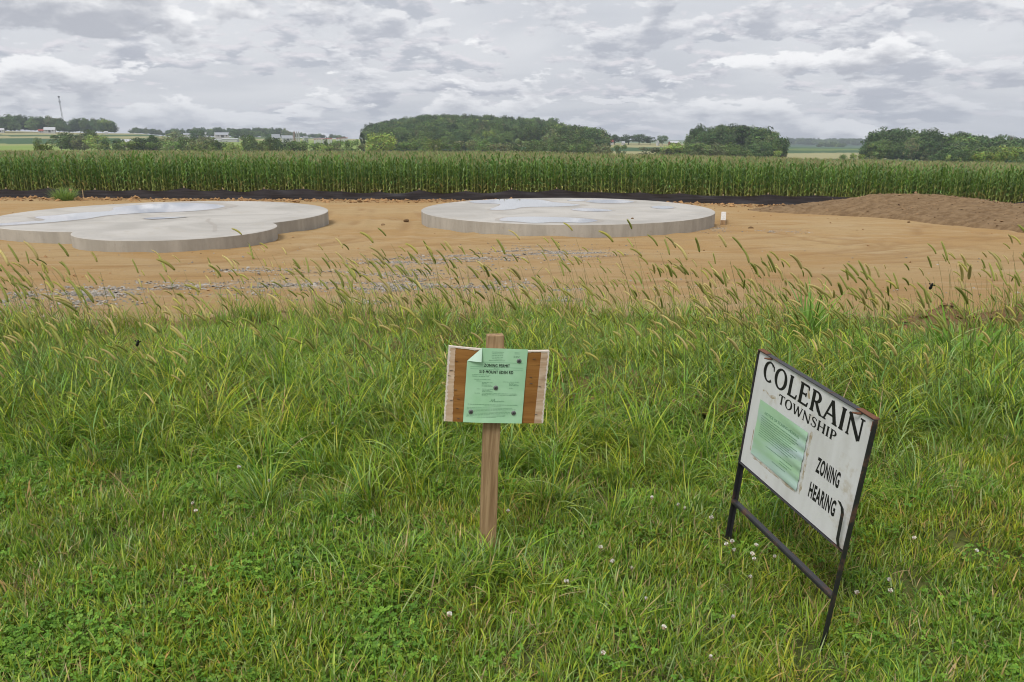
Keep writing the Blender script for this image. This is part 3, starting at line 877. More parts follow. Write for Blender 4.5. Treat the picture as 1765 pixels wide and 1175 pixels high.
# =================================================================== SOIL MOUND
def mound():
    ridge = [(13.2, 37.5, 0.0), (14.6, 36.6, 0.40), (16.4, 35.0, 0.86), (17.5, 32.0, 0.84), (18.0, 29.0, 0.62), (18.4, 26.0, 0.66), (19.0, 22.5, 0.80), (20.0, 18.5, 0.60), (21, 15.5, 0.2)]
    P = np.array(ridge)
    xs = np.linspace(10, 30, 230); ys = np.linspace(12.5, 41, 260)
    X, Y = np.meshgrid(xs, ys)
    H = np.zeros_like(X)
    for i in range(len(P) - 1):
        for t in np.linspace(0, 1, 12):
            cx_, cy_, h = P[i] * (1 - t) + P[i + 1] * t
            d = np.sqrt(((X - cx_) / np.where(X < cx_, 3.6, 4.5)) ** 2 + ((Y - cy_) / 3.6) ** 2)
            H = np.maximum(H, h * np.clip(1 - d, 0, 1) ** 0.8)
    # even out the maximum into a slope
    k = np.array([1, 2, 3, 2, 1.]) / 9
    for _ in range(4):
        H = np.apply_along_axis(lambda v: np.convolve(v, k, 'same'), 0, H); H = np.apply_along_axis(lambda v: np.convolve(v, k, 'same'), 1, H)
    rough = (fbm(X * 1.5, Y * 1.5, 90, 4) - 0.5) * 0.13 + (fbm(X * 5, Y * 5, 95, 2) - 0.5) * 0.08
    Z = near_z(X, Y) - 0.2 + 1.12 * H + rough * sstep(H, 0.02, 0.25) + 0.2 * sstep(H, 0.0, 0.12)
    me = np_mesh('soil_mound', np.stack([X, Y, Z], -1).reshape(-1, 3), grid_faces(len(ys), len(xs)), M['topsoil'])
    tag(link('soil_mound', me), 'long low mound of heaped brown topsoil beside the corn at the right', 'soil mound')
    def zf(x, y):
        i = np.clip(((y - 12.5) / 28.5 * 259).astype(int), 0, 259); j = np.clip(((x - 10) / 20 * 229).astype(int), 0, 229)
        return Z[i, j], H[i, j]
    return zf
mz = mound()
X, Y = sample(9000, 11, 29, 13, 40, lambda x, y: 0.8 * (mz(x, y)[1] > 0.06), 15)
sz = rng.lognormal(math.log(0.026), 0.5, len(X)).clip(0.010, 0.10)
tone = rng.uniform(0.55, 1.2, len(X))[:, None]
scatter_stones('mound_crumbs', np.stack([X, Y, mz(X, Y)[0] + sz * 0.2], -1), sz, np.array([0.24, 0.155, 0.082]) * tone, 'crumbs and clods of brown soil over the mound', 'soil', 0.8)

# =================================================================== TIMBER beside the pad
a = gp(1246, 388); b = gp(1247.5, 366)
tm = thing('timber', 'pale squared timber lying on the clay beside the round pad', 'timber', (a[0], a[1], float(near_z(a[0], a[1])) + 0.01), (0, 0, -math.atan2(b[0] - a[0], b[1] - a[1])))
L = 3.0
mb = MB(); mb.box(-0.085, 0.085, 0, L, 0.0, 0.16); tb = mb.obj('beam', M['pale_timber'], tm)
mb = MB(); mb.box(-0.08, 0.08, -0.004, 0.0, 0.004, 0.156); mb.obj('end_grain', M['post_wood'], tm)
bv = tb.modifiers.new('bevel', 'BEVEL'); bv.width = 0.012; bv.segments = 2

# =================================================================== SILT FENCE
def fence_y(x): return 45.1 + 0.25 * np.sin(np.asarray(x) * 0.21)
def fence():
    root = thing('silt_fence', 'low black woven silt fence on wooden stakes along the corn', 'silt fence', (0, 45, -2))
    xs = [-40.0]; r = random.Random(4)
    while xs[-1] < 40: xs.append(xs[-1] + r.uniform(2.1, 2.7))
    def top(x): return 0.60 + 0.06 * math.sin(x * 0.9) + 0.05 * math.sin(x * 0.37 + 1)
    for i in range(len(xs)):
        x = xs[i]; y = float(fence_y(x)); z = float(near_z(x, y))
        mb = MB(); mb.box(x - 0.025, x + 0.025, y + 0.03, y + 0.075, z - 0.1, z + top(x) + 0.09)
        o = mb.obj('stake', M['stake_wood']); o.parent = root; o.matrix_parent_inverse = Matrix.Translation((0, -45, 2))
        if i == len(xs) - 1: break
        x1 = xs[i + 1]; nx, nz = 13, 6
        sag = r.uniform(0.03, 0.17); belly = r.uniform(-0.08, 0.10); ph = r.uniform(0, 6)
        vs = []
        for k in range(nx):
            t = k / (nx - 1); xx = x + (x1 - x) * t
            yy = float(fence_y(x)) * (1 - t) + float(fence_y(x1)) * t
            zz = float(near_z(xx, yy)); h = top(x) * (1 - t) + top(x1) * t - sag * math.sin(math.pi * t)
            for j in range(nz):
                s = j / (nz - 1)
                vs.append((xx, yy - 0.002 - belly * math.sin(math.pi * t) * math.sin(math.pi * s * 0.8) + 0.018 * math.sin(9 * t + 5 * s + ph) * math.sin(math.pi * t), zz - 0.12 + (h + 0.12) * s))
        fs = [(k * nz + j, (k + 1) * nz + j, (k + 1) * nz + j + 1, k * nz + j + 1) for k in range(nx - 1) for j in range(nz - 1)]
        mb = MB(); mb.add(vs, fs); o = mb.obj('fabric_panel', M['silt_fabric'], smooth=True)
        o.parent = root; o.matrix_parent_inverse = Matrix.Translation((0, -45, 2))
fence()

# survey stakes with ribbon
def survey(px, py, h, lab, ribbon=True):
    p = gp(px, py); z = float(near_z(p[0], p[1]))
    r = thing('survey_stake', lab, 'survey stake', (p[0], p[1], z), (0.03, random.uniform(-.08, .08), 0.3), 'survey stakes')
    mb = MB(); mb.box(-0.02, 0.02, -0.01, 0.01, -0.1, h); mb.obj('stake', M['stake_wood'], r)
    if ribbon:
        mb = MB()
        for k in range(3):
            vs = []; fs = []
            for j in range(5):
                t = j / 4; a_ = k * 2.1
                vs += [(0.03 * math.cos(a_) * (1 + t), -0.025 + 0.03 * math.sin(a_) * (1 + t), h - 0.02 - 0.26 * t - 0.03 * k), (0.03 * math.cos(a_) + 0.05, -0.03 + 0.03 * math.sin(a_), h - 0.02 - 0.26 * t - 0.03 * k)]
            for j in range(4): fs.append((2 * j, 2 * j + 1, 2 * j + 3, 2 * j + 2))
            mb.add(vs, fs)
        mb.tube([(0, 0, h - 0.03), (0, 0, h - 0.08)], 0.034, 6)
        mb.obj('ribbon', M['pink_ribbon'], r)
survey(124, 344, 0.62, 'survey stake with pink ribbon behind the green weed clump')
survey(1201, 349, 0.45, 'survey stake with pink ribbon by the silt fence right of the round pad')
survey(144, 343, 0.55, 'bare survey stake right of the green weed clump', False)

# =================================================================== PERMIT SIGN
def text_mesh(body, size, offset=0.0, align='LEFT', space=1.0):
    cu = bpy.data.curves.new('lettering', 'FONT')
    cu.body = body; cu.size = size; cu.offset = offset; cu.align_x = align
    cu.resolution_u = 4; cu.fill_mode = 'FRONT'; cu.space_character = space
    o = bpy.data.objects.new('tmp_text', cu); COL.objects.link(o)
    dg = bpy.context.evaluated_depsgraph_get(); dg.update()
    me = bpy.data.meshes.new_from_object(o.evaluated_get(dg))
    bpy.data.objects.remove(o); bpy.data.curves.remove(cu)
    n = len(me.vertices); co = np.zeros(n * 3); me.vertices.foreach_get('co', co); co = co.reshape(-1, 3)
    return me, co
def fit_text(name, body, x0, x1, z0, z1, y, mat, parent, bold=0.0, space=1.0, double=0.0):
    """lettering fitted into the box x0..x1, z0..z1 on the plane y (facing -y)"""
    me, co = text_mesh(body, 1.0, bold, 'LEFT', space)
    lo = co.min(0); hi = co.max(0)
    V = np.zeros_like(co)
    V[:, 0] = x0 + (co[:, 0] - lo[0]) / (hi[0] - lo[0]) * (x1 - x0)
    V[:, 2] = z0 + (co[:, 1] - lo[1]) / (hi[1] - lo[1]) * (z1 - z0)
    V[:, 1] = y
    me.vertices.foreach_set('co', V.ravel()); me.update()
    if double:
        F = [tuple(p_.vertices) for p_ in me.polygons]; n_v = len(V)
        VV = np.concatenate([V + np.array([d, 0, e_]) for d, e_ in ((-double / 2, 0), (double / 2, 0), (0, double / 3), (0, -double / 3))])
        me = bpy.data.meshes.new(name)
        me.from_pydata([tuple(v) for v in VV], [], [tuple(i + k * n_v for i in f) for k in range(4) for f in F])
        me.update()
    me.materials.clear(); me.materials.append(mat)
    o = link(name, me, None, parent)
    return o

def greek(mb, x0, x1, z, h, y, r, dens=0.86):
    """print too small to read: strokes the length of words"""
    x = x0
    while x < x1:
        w = r.uniform(0.003, 0.010)
        e = min(x + w, x1)
        # each word: a row of short uprights with a bar
        k = x
        while k < e:
            hh = h * r.uniform(0.65, 1.0)
            mb.add([(k, y, z), (min(k + 0.0011, e), y, z), (min(k + 0.0011, e), y, z + hh), (k, y, z + hh)], [(0, 1, 2, 3)])
            k += 0.0016
        x = e + r.uniform(0.0012, 0.0022)

PS = np.array([-0.061, 2.674, 0.681])
sgn = thing('zoning_permit_sign', 'wooden post sign with a green zoning permit screwed to a brown plywood board', 'sign', (PS[0], PS[1], 0.0), (0, 0, 0))
SIGN_M = Matrix.Translation((0, 0, PS[2])) @ Euler((-0.02, 0.083, 0.16)).to_matrix().to_4x4()
sgn.matrix_world = Matrix.Translation((PS[0], PS[1], 0))
def under_sign(o):
    o.matrix_parent_inverse = Matrix(); o.matrix_local = SIGN_M
    return o
# post: a sawn 2x3, slightly waney
mb = MB(); n = 18
vs = []; fs = []
for i in range(n + 1):
    t = i / n; z = -0.80 + (0.181 + 0.80) * t
    cxp = -0.009 + 0.0373 * (0.181 - z) + 0.0012 * math.sin(t * 9)
    w = 0.0305 + 0.0006 * math.sin(t * 23); d = 0.019
    yy = 0.012 + d
    for (sx, sy) in ((-1, -1), (1, -1), (1, 1), (-1, 1)):
        vs.append((cxp + sx * w + 0.022 * (1 - t) * 0, yy + sy * d, z + (0.002 * sx if i == n else 0)))
for i in range(n):
    for k in range(4): fs.append((i * 4 + k, i * 4 + (k + 1) % 4, (i + 1) * 4 + (k + 1) % 4, (i + 1) * 4 + k))
fs += [(3, 2, 1, 0), tuple(n * 4 + k for k in range(4))]
mb.add(vs, fs)
post = under_sign(mb.obj('post', M['post_wood'], sgn))
b = post.modifiers.new('bevel', 'BEVEL'); b.width = 0.0025; b.segments = 2; b.limit_method = 'ANGLE'
# plywood board: ragged ends, slightly bowed
BX0, BX1, BZ0, BZ1 = -0.176, 0.190, -0.141, 0.139
def bow(x, z): return -0.010 * (1 - ((x - 0.007) / 0.19) ** 2) * 0.9 + 0.004
rr = random.Random(3)
nx, nz = 36, 54
def board_edge(x, z):
    dz = -0.004 * (1 - ((x - 0.0) / 0.18) ** 2)
    return dz
left_j = [rr.uniform(-0.0012, 0.0012) for _ in range(nz + 1)]; right_j = [rr.uniform(-0.0022, 0.001) for _ in range(nz + 1)]
front = []; 
for j in range(nz + 1):
    z = BZ0 + (BZ1 - BZ0) * j / nz
    for i in range(nx + 1):
        t = i / nx
        x = BX0 + (BX1 - BX0) * t + (left_j[j] * (1 - t) ** 12 + right_j[j] * t ** 12)
        zz = z + (0.002 - 0.006 * (1 - ((t - 0.45) / 0.55) ** 2)) * (j / nz) ** 3 - 0.005 * t * (j / nz)
        front.append((x, bow(x, z), zz))
mb = MB(); mb.add(front, [(j * (nx + 1) + i, j * (nx + 1) + i + 1, (j + 1) * (nx + 1) + i + 1, (j + 1) * (nx + 1) + i) for j in range(nz) for i in range(nx)])
board = under_sign(mb.obj('board', M['ply_face'], sgn, smooth=True))
TH = 0.014
per = [i for i in range(nx + 1)] + [j * (nx + 1) + nx for j in range(1, nz + 1)] + [nz * (nx + 1) + i for i in range(nx - 1, -1, -1)] + [j * (nx + 1) for j in range(nz - 1, 0, -1)]
mb = MB(); vs = []; fs = []
for k in per:
    x, y, z = front[k]; vs.append((x, y, z)); vs.append((x, y + TH, z + 0.0))
L_ = len(per)
for k in range(L_): fs.append((2 * ((k + 1) % L_), 2 * k, 2 * k + 1, 2 * ((k + 1) % L_) + 1))
fs.append(tuple(2 * k + 1 for k in range(L_))[::-1])
mb.add(vs, fs)
e = mb.obj('edge', M['ply_edge'], board)
# pale strips where older notices were peeled, ragged splinters on both ends
def strip(x0f, x1f, y_off, mat, seed, rag=0.004):
    r = random.Random(seed); mb = MB(); vs = []
    for j in range(nz + 1):
        z = BZ0 + (BZ1 - BZ0) * j / nz + 0.0
        x0 = x0f(j) ; x1 = x1f(j) + r.uniform(-rag, rag)
        top = (j / nz) ** 3
        for x in (x0, x1):
            t = (x - BX0) / (BX1 - BX0)
            zz = z + (0.002 - 0.006 * (1 - ((t - 0.45) / 0.55) ** 2)) * top - 0.005 * t * (j / nz)
            vs.append((x, bow(x, z) - y_off, zz))
    mb.add(vs, [(2 * j, 2 * j + 1, 2 * j + 3, 2 * j + 2) for j in range(nz)])
    o = mb.obj('peeled_strip', mat, board); return o
strip(lambda j: BX0 + left_j[j], lambda j: BX0 + 0.030 - 0.006 * (j / nz), 0.0009, M['ply_raw'], 5, 0.0012)
strip(lambda j: BX1 - 0.034 + 0.003 * (j / nz), lambda j: BX1 + right_j[j], 0.0009, M['ply_raw'], 6, 0.0005)
strip(lambda j: BX0 + left_j[j], lambda j: BX0 + 0.006, 0.0016, M['ply_edge'], 7, 0.0035)
strip(lambda j: BX1 - 0.005 + rr.uniform(-0.004, 0.002), lambda j: BX1 + right_j[j], 0.0016, M['ply_edge'], 8, 0.0)
# splintered pale band along the top
r_t = random.Random(31); mb = MB(); vs = []
for i in range(nx * 2 + 1):
    t = i / (nx * 2); x = BX0 + (BX1 - BX0) * t
    zt = BZ1 + (0.002 - 0.006 * (1 - ((t - 0.45) / 0.55) ** 2)) - 0.005 * t
    vs += [(x, bow(x, BZ1) - 0.0019, zt + 0.0006), (x, bow(x, BZ1) - 0.0019, zt - 0.0045 - 0.0025 * (vnoise(np.array(i * 0.23), np.array(0.5), 3) - 0.5) * 2 - r_t.uniform(0.0, 0.0012))]
mb.add(vs, [(2 * i + 1, 2 * i + 3, 2 * i + 2, 2 * i) for i in range(nx * 2)])
mb.obj('splintered_edge', M['ply_edge'], board)
# old staples and nail heads
for i, (x, z) in enumerate(((-0.146, 0.085), (-0.162, 0.052), (-0.168, 0.03), (-0.143, -0.02), (-0.13, -0.055), (-0.155, -0.06), (-0.132, -0.09), (0.135, 0.105), (0.128, 0.035), (0.131, 0.013), (0.165, 0.0), (0.16, -0.105), (-0.126, -0.128))):
    mb = MB(); w = 0.005
    mb.tube([(x - w, bow(x, z) - 0.0022, z + 0.0015 * (-1) ** i), (x + w, bow(x, z) - 0.0026, z)], 0.0009, 5)
    mb.obj('staple', M['dark_zinc'], board)
# the notice: letter sheet, folded top-left corner, lightly buckled
PW, PH = 0.216, 0.279
def paper_y(x, z):
    return bow(x, z) - 0.0026 - 0.0022 * (0.5 + 0.5 * math.sin(x * 38 + z * 21)) * 0.6 - 0.003 * max(0, (-z - 0.115) / 0.025)
pnx, pnz = 26, 32
FOLD = 0.050
def pp(i, j):
    x = -PW / 2 + PW * i / pnx; z = -PH / 2 + PH * j / pnz
    return x, z
mb = MB(); idx = {}; vs = []
for j in range(pnz + 1):
    for i in range(pnx + 1):
        x, z = pp(i, j)
        # points past the fold line are pulled onto it
        s = (x + PW / 2) + (PH / 2 - z)
        if s < FOLD:
            d = (FOLD - s) / 2; x += d; z -= d
        idx[i, j] = len(vs); vs.append((x, paper_y(x, z), z))
fs = []
for j in range(pnz):
    for i in range(pnx):
        fs.append((idx[i, j], idx[i + 1, j], idx[i + 1, j + 1], idx[i, j + 1]))
mb.add(vs, fs)
notice = under_sign(mb.obj('permit_notice', M['green_paper'], sgn, smooth=True))
notice['label'] = 'green zoning permit sheet with a folded top corner'
# folded flap
A_ = (-PW / 2, PH / 2 - FOLD); B_ = (-PW / 2 + FOLD, PH / 2); C_ = (-PW / 2 + FOLD, PH / 2 - FOLD)
mb = MB(); vs = []
nn = 8
for j in range(nn + 1):
    for i in range(nn + 1 - j):
        u, v = i / nn, j / nn; w = 1 - u - v
        x = A_[0] * w + B_[0] * u + C_[0] * v; z = A_[1] * w + B_[1] * u + C_[1] * v
        vs.append((x, paper_y(x, z) - 0.0012 - 0.010 * v - 0.004 * math.sin(math.pi * min(u + v, 1)) * v, z))
ix = {}; c_ = 0
for j in range(nn + 1):
    for i in range(nn + 1 - j): ix[i, j] = c_; c_ += 1
fs = []
for j in range(nn):
    for i in range(nn - j):
        fs.append((ix[i, j], ix[i, j + 1], ix[i + 1, j]))
        if i + j < nn - 1: fs.append((ix[i + 1, j], ix[i, j + 1], ix[i + 1, j + 1]))
mb.add(vs, fs); mb.obj('folded_corner', M['paper_back'], notice, smooth=True)
# print
def drape(o, lift):
    me = o.data; n = len(me.vertices); co = np.zeros(n * 3); me.vertices.foreach_get('co', co); co = co.reshape(-1, 3)
    for k in range(n): co[k, 1] = paper_y(co[k, 0], co[k, 2]) - lift - 0.00004 * (k * 4 // n)
    me.vertices.foreach_set('co', co.ravel()); me.update(); return o
def pz(f): return PH / 2 - PH * f          # fraction down the sheet
def px_(f): return -PW / 2 + PW * f
drape(fit_text('lettering', 'ZONING PERMIT', px_(0.285), px_(0.715), pz(0.2455), pz(0.2065), 0, M['ink'], notice, 0.0, 1.14, 0.0008), 0.0008)
drape(fit_text('lettering', '510 MOUNT EDEN RD', px_(0.215), px_(0.78), pz(0.3335), pz(0.2935), 0, M['ink'], notice, 0.0, 1.14, 0.0008), 0.0008)
r = random.Random(9)
for nm, mt, lines in (('small_print', M['faint_ink'], [
        (0.40, 0.60, 0.050, .011), (0.41, 0.59, 0.072, .011), (0.40, 0.585, 0.094, .011), (0.40, 0.59, 0.117, .011), (0.41, 0.58, 0.14, .011), (0.36, 0.625, 0.163, .012),
        (0.78, 0.86, 0.05, .010), (0.78, 0.87, 0.066, .010), (0.77, 0.87, 0.098, .010), (0.77, 0.865, 0.114, .011), (0.45, 0.55, 0.27, .010),
        (0.10, 0.40, 0.358, .010), (0.10, 0.38, 0.38, .012), (0.14, 0.41, 0.42, .010), (0.17, 0.26, 0.443, .010), (0.62, 0.90, 0.443, .010), (0.27, 0.45, 0.46, .011), (0.27, 0.36, 0.475, .010), (0.27, 0.43, 0.493, .011), (0.27, 0.45, 0.508, .012),
        (0.73, 0.81, 0.46, .010), (0.73, 0.87, 0.477, .011), (0.73, 0.90, 0.49, .011), (0.73, 0.79, 0.525, .010), (0.19, 0.25, 0.548, .010), (0.28, 0.47, 0.548, .011), (0.28, 0.42, 0.565, .010), (0.28, 0.46, 0.582, .012),
        (0.16, 0.25, 0.605, .010), (0.28, 0.88, 0.603, .011), (0.28, 0.87, 0.622, .012), (0.28, 0.38, 0.638, .010),
        (0.06, 0.90, 0.756, .011), (0.34, 0.61, 0.773, .011), (0.05, 0.81, 0.80, .009), (0.05, 0.88, 0.818, .009), (0.05, 0.73, 0.836, .009), (0.16, 0.79, 0.856, .009), (0.16, 0.78, 0.874, .009), (0.05, 0.71, 0.892, .009), (0.05, 0.70, 0.91, .009), (0.05, 0.55, 0.928, .009)]),
        ):
    mb = MB()
    for x0, x1, f, hf in lines: greek(mb, px_(x0), px_(x1), pz(f), hf * PH * 0.62, 0, r)
    o = drape(mb.obj(nm, mt, notice), 0.0009); o['kind'] = 'stuff'
for f in (0.187, 0.252, 0.281):
    mb = MB(); seg = 12
    for k in range(seg):
        a0 = px_(0.06 + 0.88 * k / seg); a1 = px_(0.06 + 0.88 * (k + 1) / seg)
        mb.add([(a0, 0, pz(f)), (a1, 0, pz(f)), (a1, 0, pz(f) + 0.0009), (a0, 0, pz(f) + 0.0009)], [(0, 1, 2, 3)])
    drape(mb.obj('ruled_line', M['rule_ink'], notice), 0.0008)
mb = MB(); sig = [(0.42, .715), (0.45, .70), (0.46, .675), (0.465, .715), (0.48, .70), (0.50, .672), (0.505, .715), (0.53, .705), (0.545, .715), (0.57, .70), (0.60, .712), (0.63, .698), (0.66, .705)]
for (a0, b0), (a1, b1) in zip(sig[:-1], sig[1:]):
    p0 = np.array([px_(a0), pz(b0)]); p1 = np.array([px_(a1), pz(b1)]); d = p1 - p0; nrm = np.array([-d[1], d[0]]) / np.hypot(*d) * 0.0006
    mb.add([(p0[0] - nrm[0], 0, p0[1] - nrm[1]), (p1[0] - nrm[0], 0, p1[1] - nrm[1]), (p1[0] + nrm[0], 0, p1[1] + nrm[1]), (p0[0] + nrm[0], 0, p0[1] + nrm[1])], [(0, 1, 2, 3)])
drape(mb.obj('signature', M['faint_ink'], notice), 0.0010)
# washers with screws
for fx, fz in ((0.865, 0.157), (0.507, 0.523), (0.118, 0.858), (0.845, 0.860)):
    x, z = px_(fx), pz(fz); y = paper_y(x, z)
    mb = MB(); n = 20; vs = []; fs = []
    prof = ((0.0085, -0.0005), (0.0085, -0.0018), (0.0066, -0.0030), (0.0045, -0.0036), (0.0040, -0.0022))
    for rad, dy in prof:
        for k in range(n):
            a_ = 2 * math.pi * k / n; vs.append((x + rad * math.cos(a_), y + dy, z + rad * math.sin(a_)))
    for i in range(len(prof) - 1):
        for k in range(n): fs.append((i * n + k, i * n + (k + 1) % n, (i + 1) * n + (k + 1) % n, (i + 1) * n + k))
    fs.append(tuple((len(prof) - 1) * n + k for k in range(n)))
    mb.add(vs, fs); wsh = mb.obj('washer', M['zinc'], notice)
    mb = MB(); n = 8; vs = [(x, y - 0.0046, z)]
    vs += [(x + 0.0034 * math.cos(2 * math.pi * k / n), y - 0.003, z + 0.0034 * math.sin(2 * math.pi * k / n)) for k in range(n)]
    mb.add(vs, [(0, 1 + k, 1 + (k + 1) % n) for k in range(n)]); o = mb.obj('screw', M['dark_zinc'], notice)

# =================================================================== TOWNSHIP SIGN
TR = Matrix(((0.27926793905400094, 0.9582187807095643, 0.06185617601500829), (-0.9557679497467539, 0.2835891525005074, -0.07800524867038254), (-0.09228783480291577, -0.03733578549753082, 0.995032157605304)))
ts = thing('township_sign', 'white framed township zoning hearing sign on black iron legs, leaning in the grass', 'sign')
ts.matrix_world = Matrix.Translation((0.87, 2.83, -0.02)) @ TR.to_4x4()
# children are given in the panel's own frame (origin: top left corner of the panel, x along it, -y its face)
off = TR.transposed() @ (Vector((0.9199413524357215, 2.781604954518032, 0.7817350928190024)) - Vector((0.87, 2.83, -0.02)))
PM = Matrix.Translation(off)
W, HP = 0.61, 0.462
def under_ts(o):
    o.matrix_parent_inverse = Matrix(); o.matrix_local = PM
    return o
def bars(lst, name, mat, bevel=0.0015):
    mb = MB()
    for b_ in lst: mb.box(*b_)
    o = under_ts(mb.obj(name, mat, ts))
    if bevel:
        m_ = o.modifiers.new('bevel', 'BEVEL'); m_.width = bevel; m_.segments = 1
    return o
# panel
mb = MB(); nx_, nz_ = 12, 10
mb.box(0.002, W - 0.002, 0.0, 0.005, -HP + 0.002, -0.002)
panel = under_ts(mb.obj('panel', M['sign_white'], ts))
# angle-iron frame: a web round the edge and a flange behind
bars([(-0.0035, 0.0, -0.007, 0.015, -0.86, 0.0), (0.0, 0.016, 0.0085, 0.012, -0.86, 0.0)], 'leg', M['black_iron'])
bars([(W, W + 0.004, -0.008, 0.012, -0.97, 0.0), (W - 0.016, W, 0.0085, 0.0118, -0.97, 0.0)], 'leg', M['black_iron'])
bars([(-0.0035, W + 0.004, -0.007, 0.016, 0.0002, 0.004), (0.001, W - 0.001, 0.0085, 0.012, -0.02, 0.0)], 'top_bar', M['black_iron'])
bars([(0.0002, W - 0.0002, -0.008, 0.014, -HP - 0.004, -HP), (0.0002, W - 0.0002, 0.0085, 0.012, -HP, -HP + 0.02)], 'bottom_bar', M['black_iron'])
bars([(0.0002, W - 0.0002, -0.009, 0.012, -0.632, -0.6285), (0.0002, W - 0.0002, -0.009, -0.006, -0.645, -0.6322)], 'cross_bar', M['black_iron'])
# rusted ends of the top rail
bars([(-0.002, 0.05, -0.0075, 0.0155, 0.0042, 0.0060)], 'rust_scale', M['rust'], 0)
bars([(W - 0.075, W + 0.002, -0.0075, 0.0155, 0.0042, 0.0062)], 'rust_scale', M['rust'], 0)
bars([(W + 0.0005, W + 0.0035, -0.0086, -0.0082, -0.035, -0.002)], 'rust_scale', M['rust'], 0)
# clips holding the panel, and the two bent tongues
for x in (0.070, 0.545):
    mb = MB(); mb.tube([(x + 0.012, 0.004, 0.0), (x + 0.006, -0.012, -0.004), (x - 0.012, -0.016, -0.008)], [0.005, 0.004, 0.0028], 6)
    under_ts(mb.obj('clip', M['rust'], ts))
def ribbon_bar(path, w, th, name):
    mb = MB(); vs = []; fs = []
    for (x, y, z) in path:
        vs += [(x - w / 2, y, z), (x + w / 2, y, z), (x + w / 2, y + th, z), (x - w / 2, y + th, z)]
    k = len(path)
    for i in range(k - 1):
        for j in range(4): fs.append((i * 4 + j, i * 4 + (j + 1) % 4, (i + 1) * 4 + (j + 1) % 4, (i + 1) * 4 + j))
    fs += [(3, 2, 1, 0), tuple((k - 1) * 4 + j for j in range(4))]
    mb.add(vs, fs); return under_ts(mb.obj(name, M['black_iron'], ts))
ribbon_bar([(W - 0.006, -0.006, -0.462), (W - 0.013, -0.016, -0.448), (W - 0.016, -0.022, -0.425), (W - 0.016, -0.026, -0.33), (W - 0.018, -0.030, -0.310), (W - 0.030, -0.036, -0.292)], 0.011, 0.003, 'bent_tongue')
ribbon_bar([(-0.006, -0.004, -0.46), (-0.009, 0.004, -0.36), (-0.011, 0.010, -0.26), (-0.016, 0.014, -0.235)], 0.008, 0.003, 'bent_tongue')

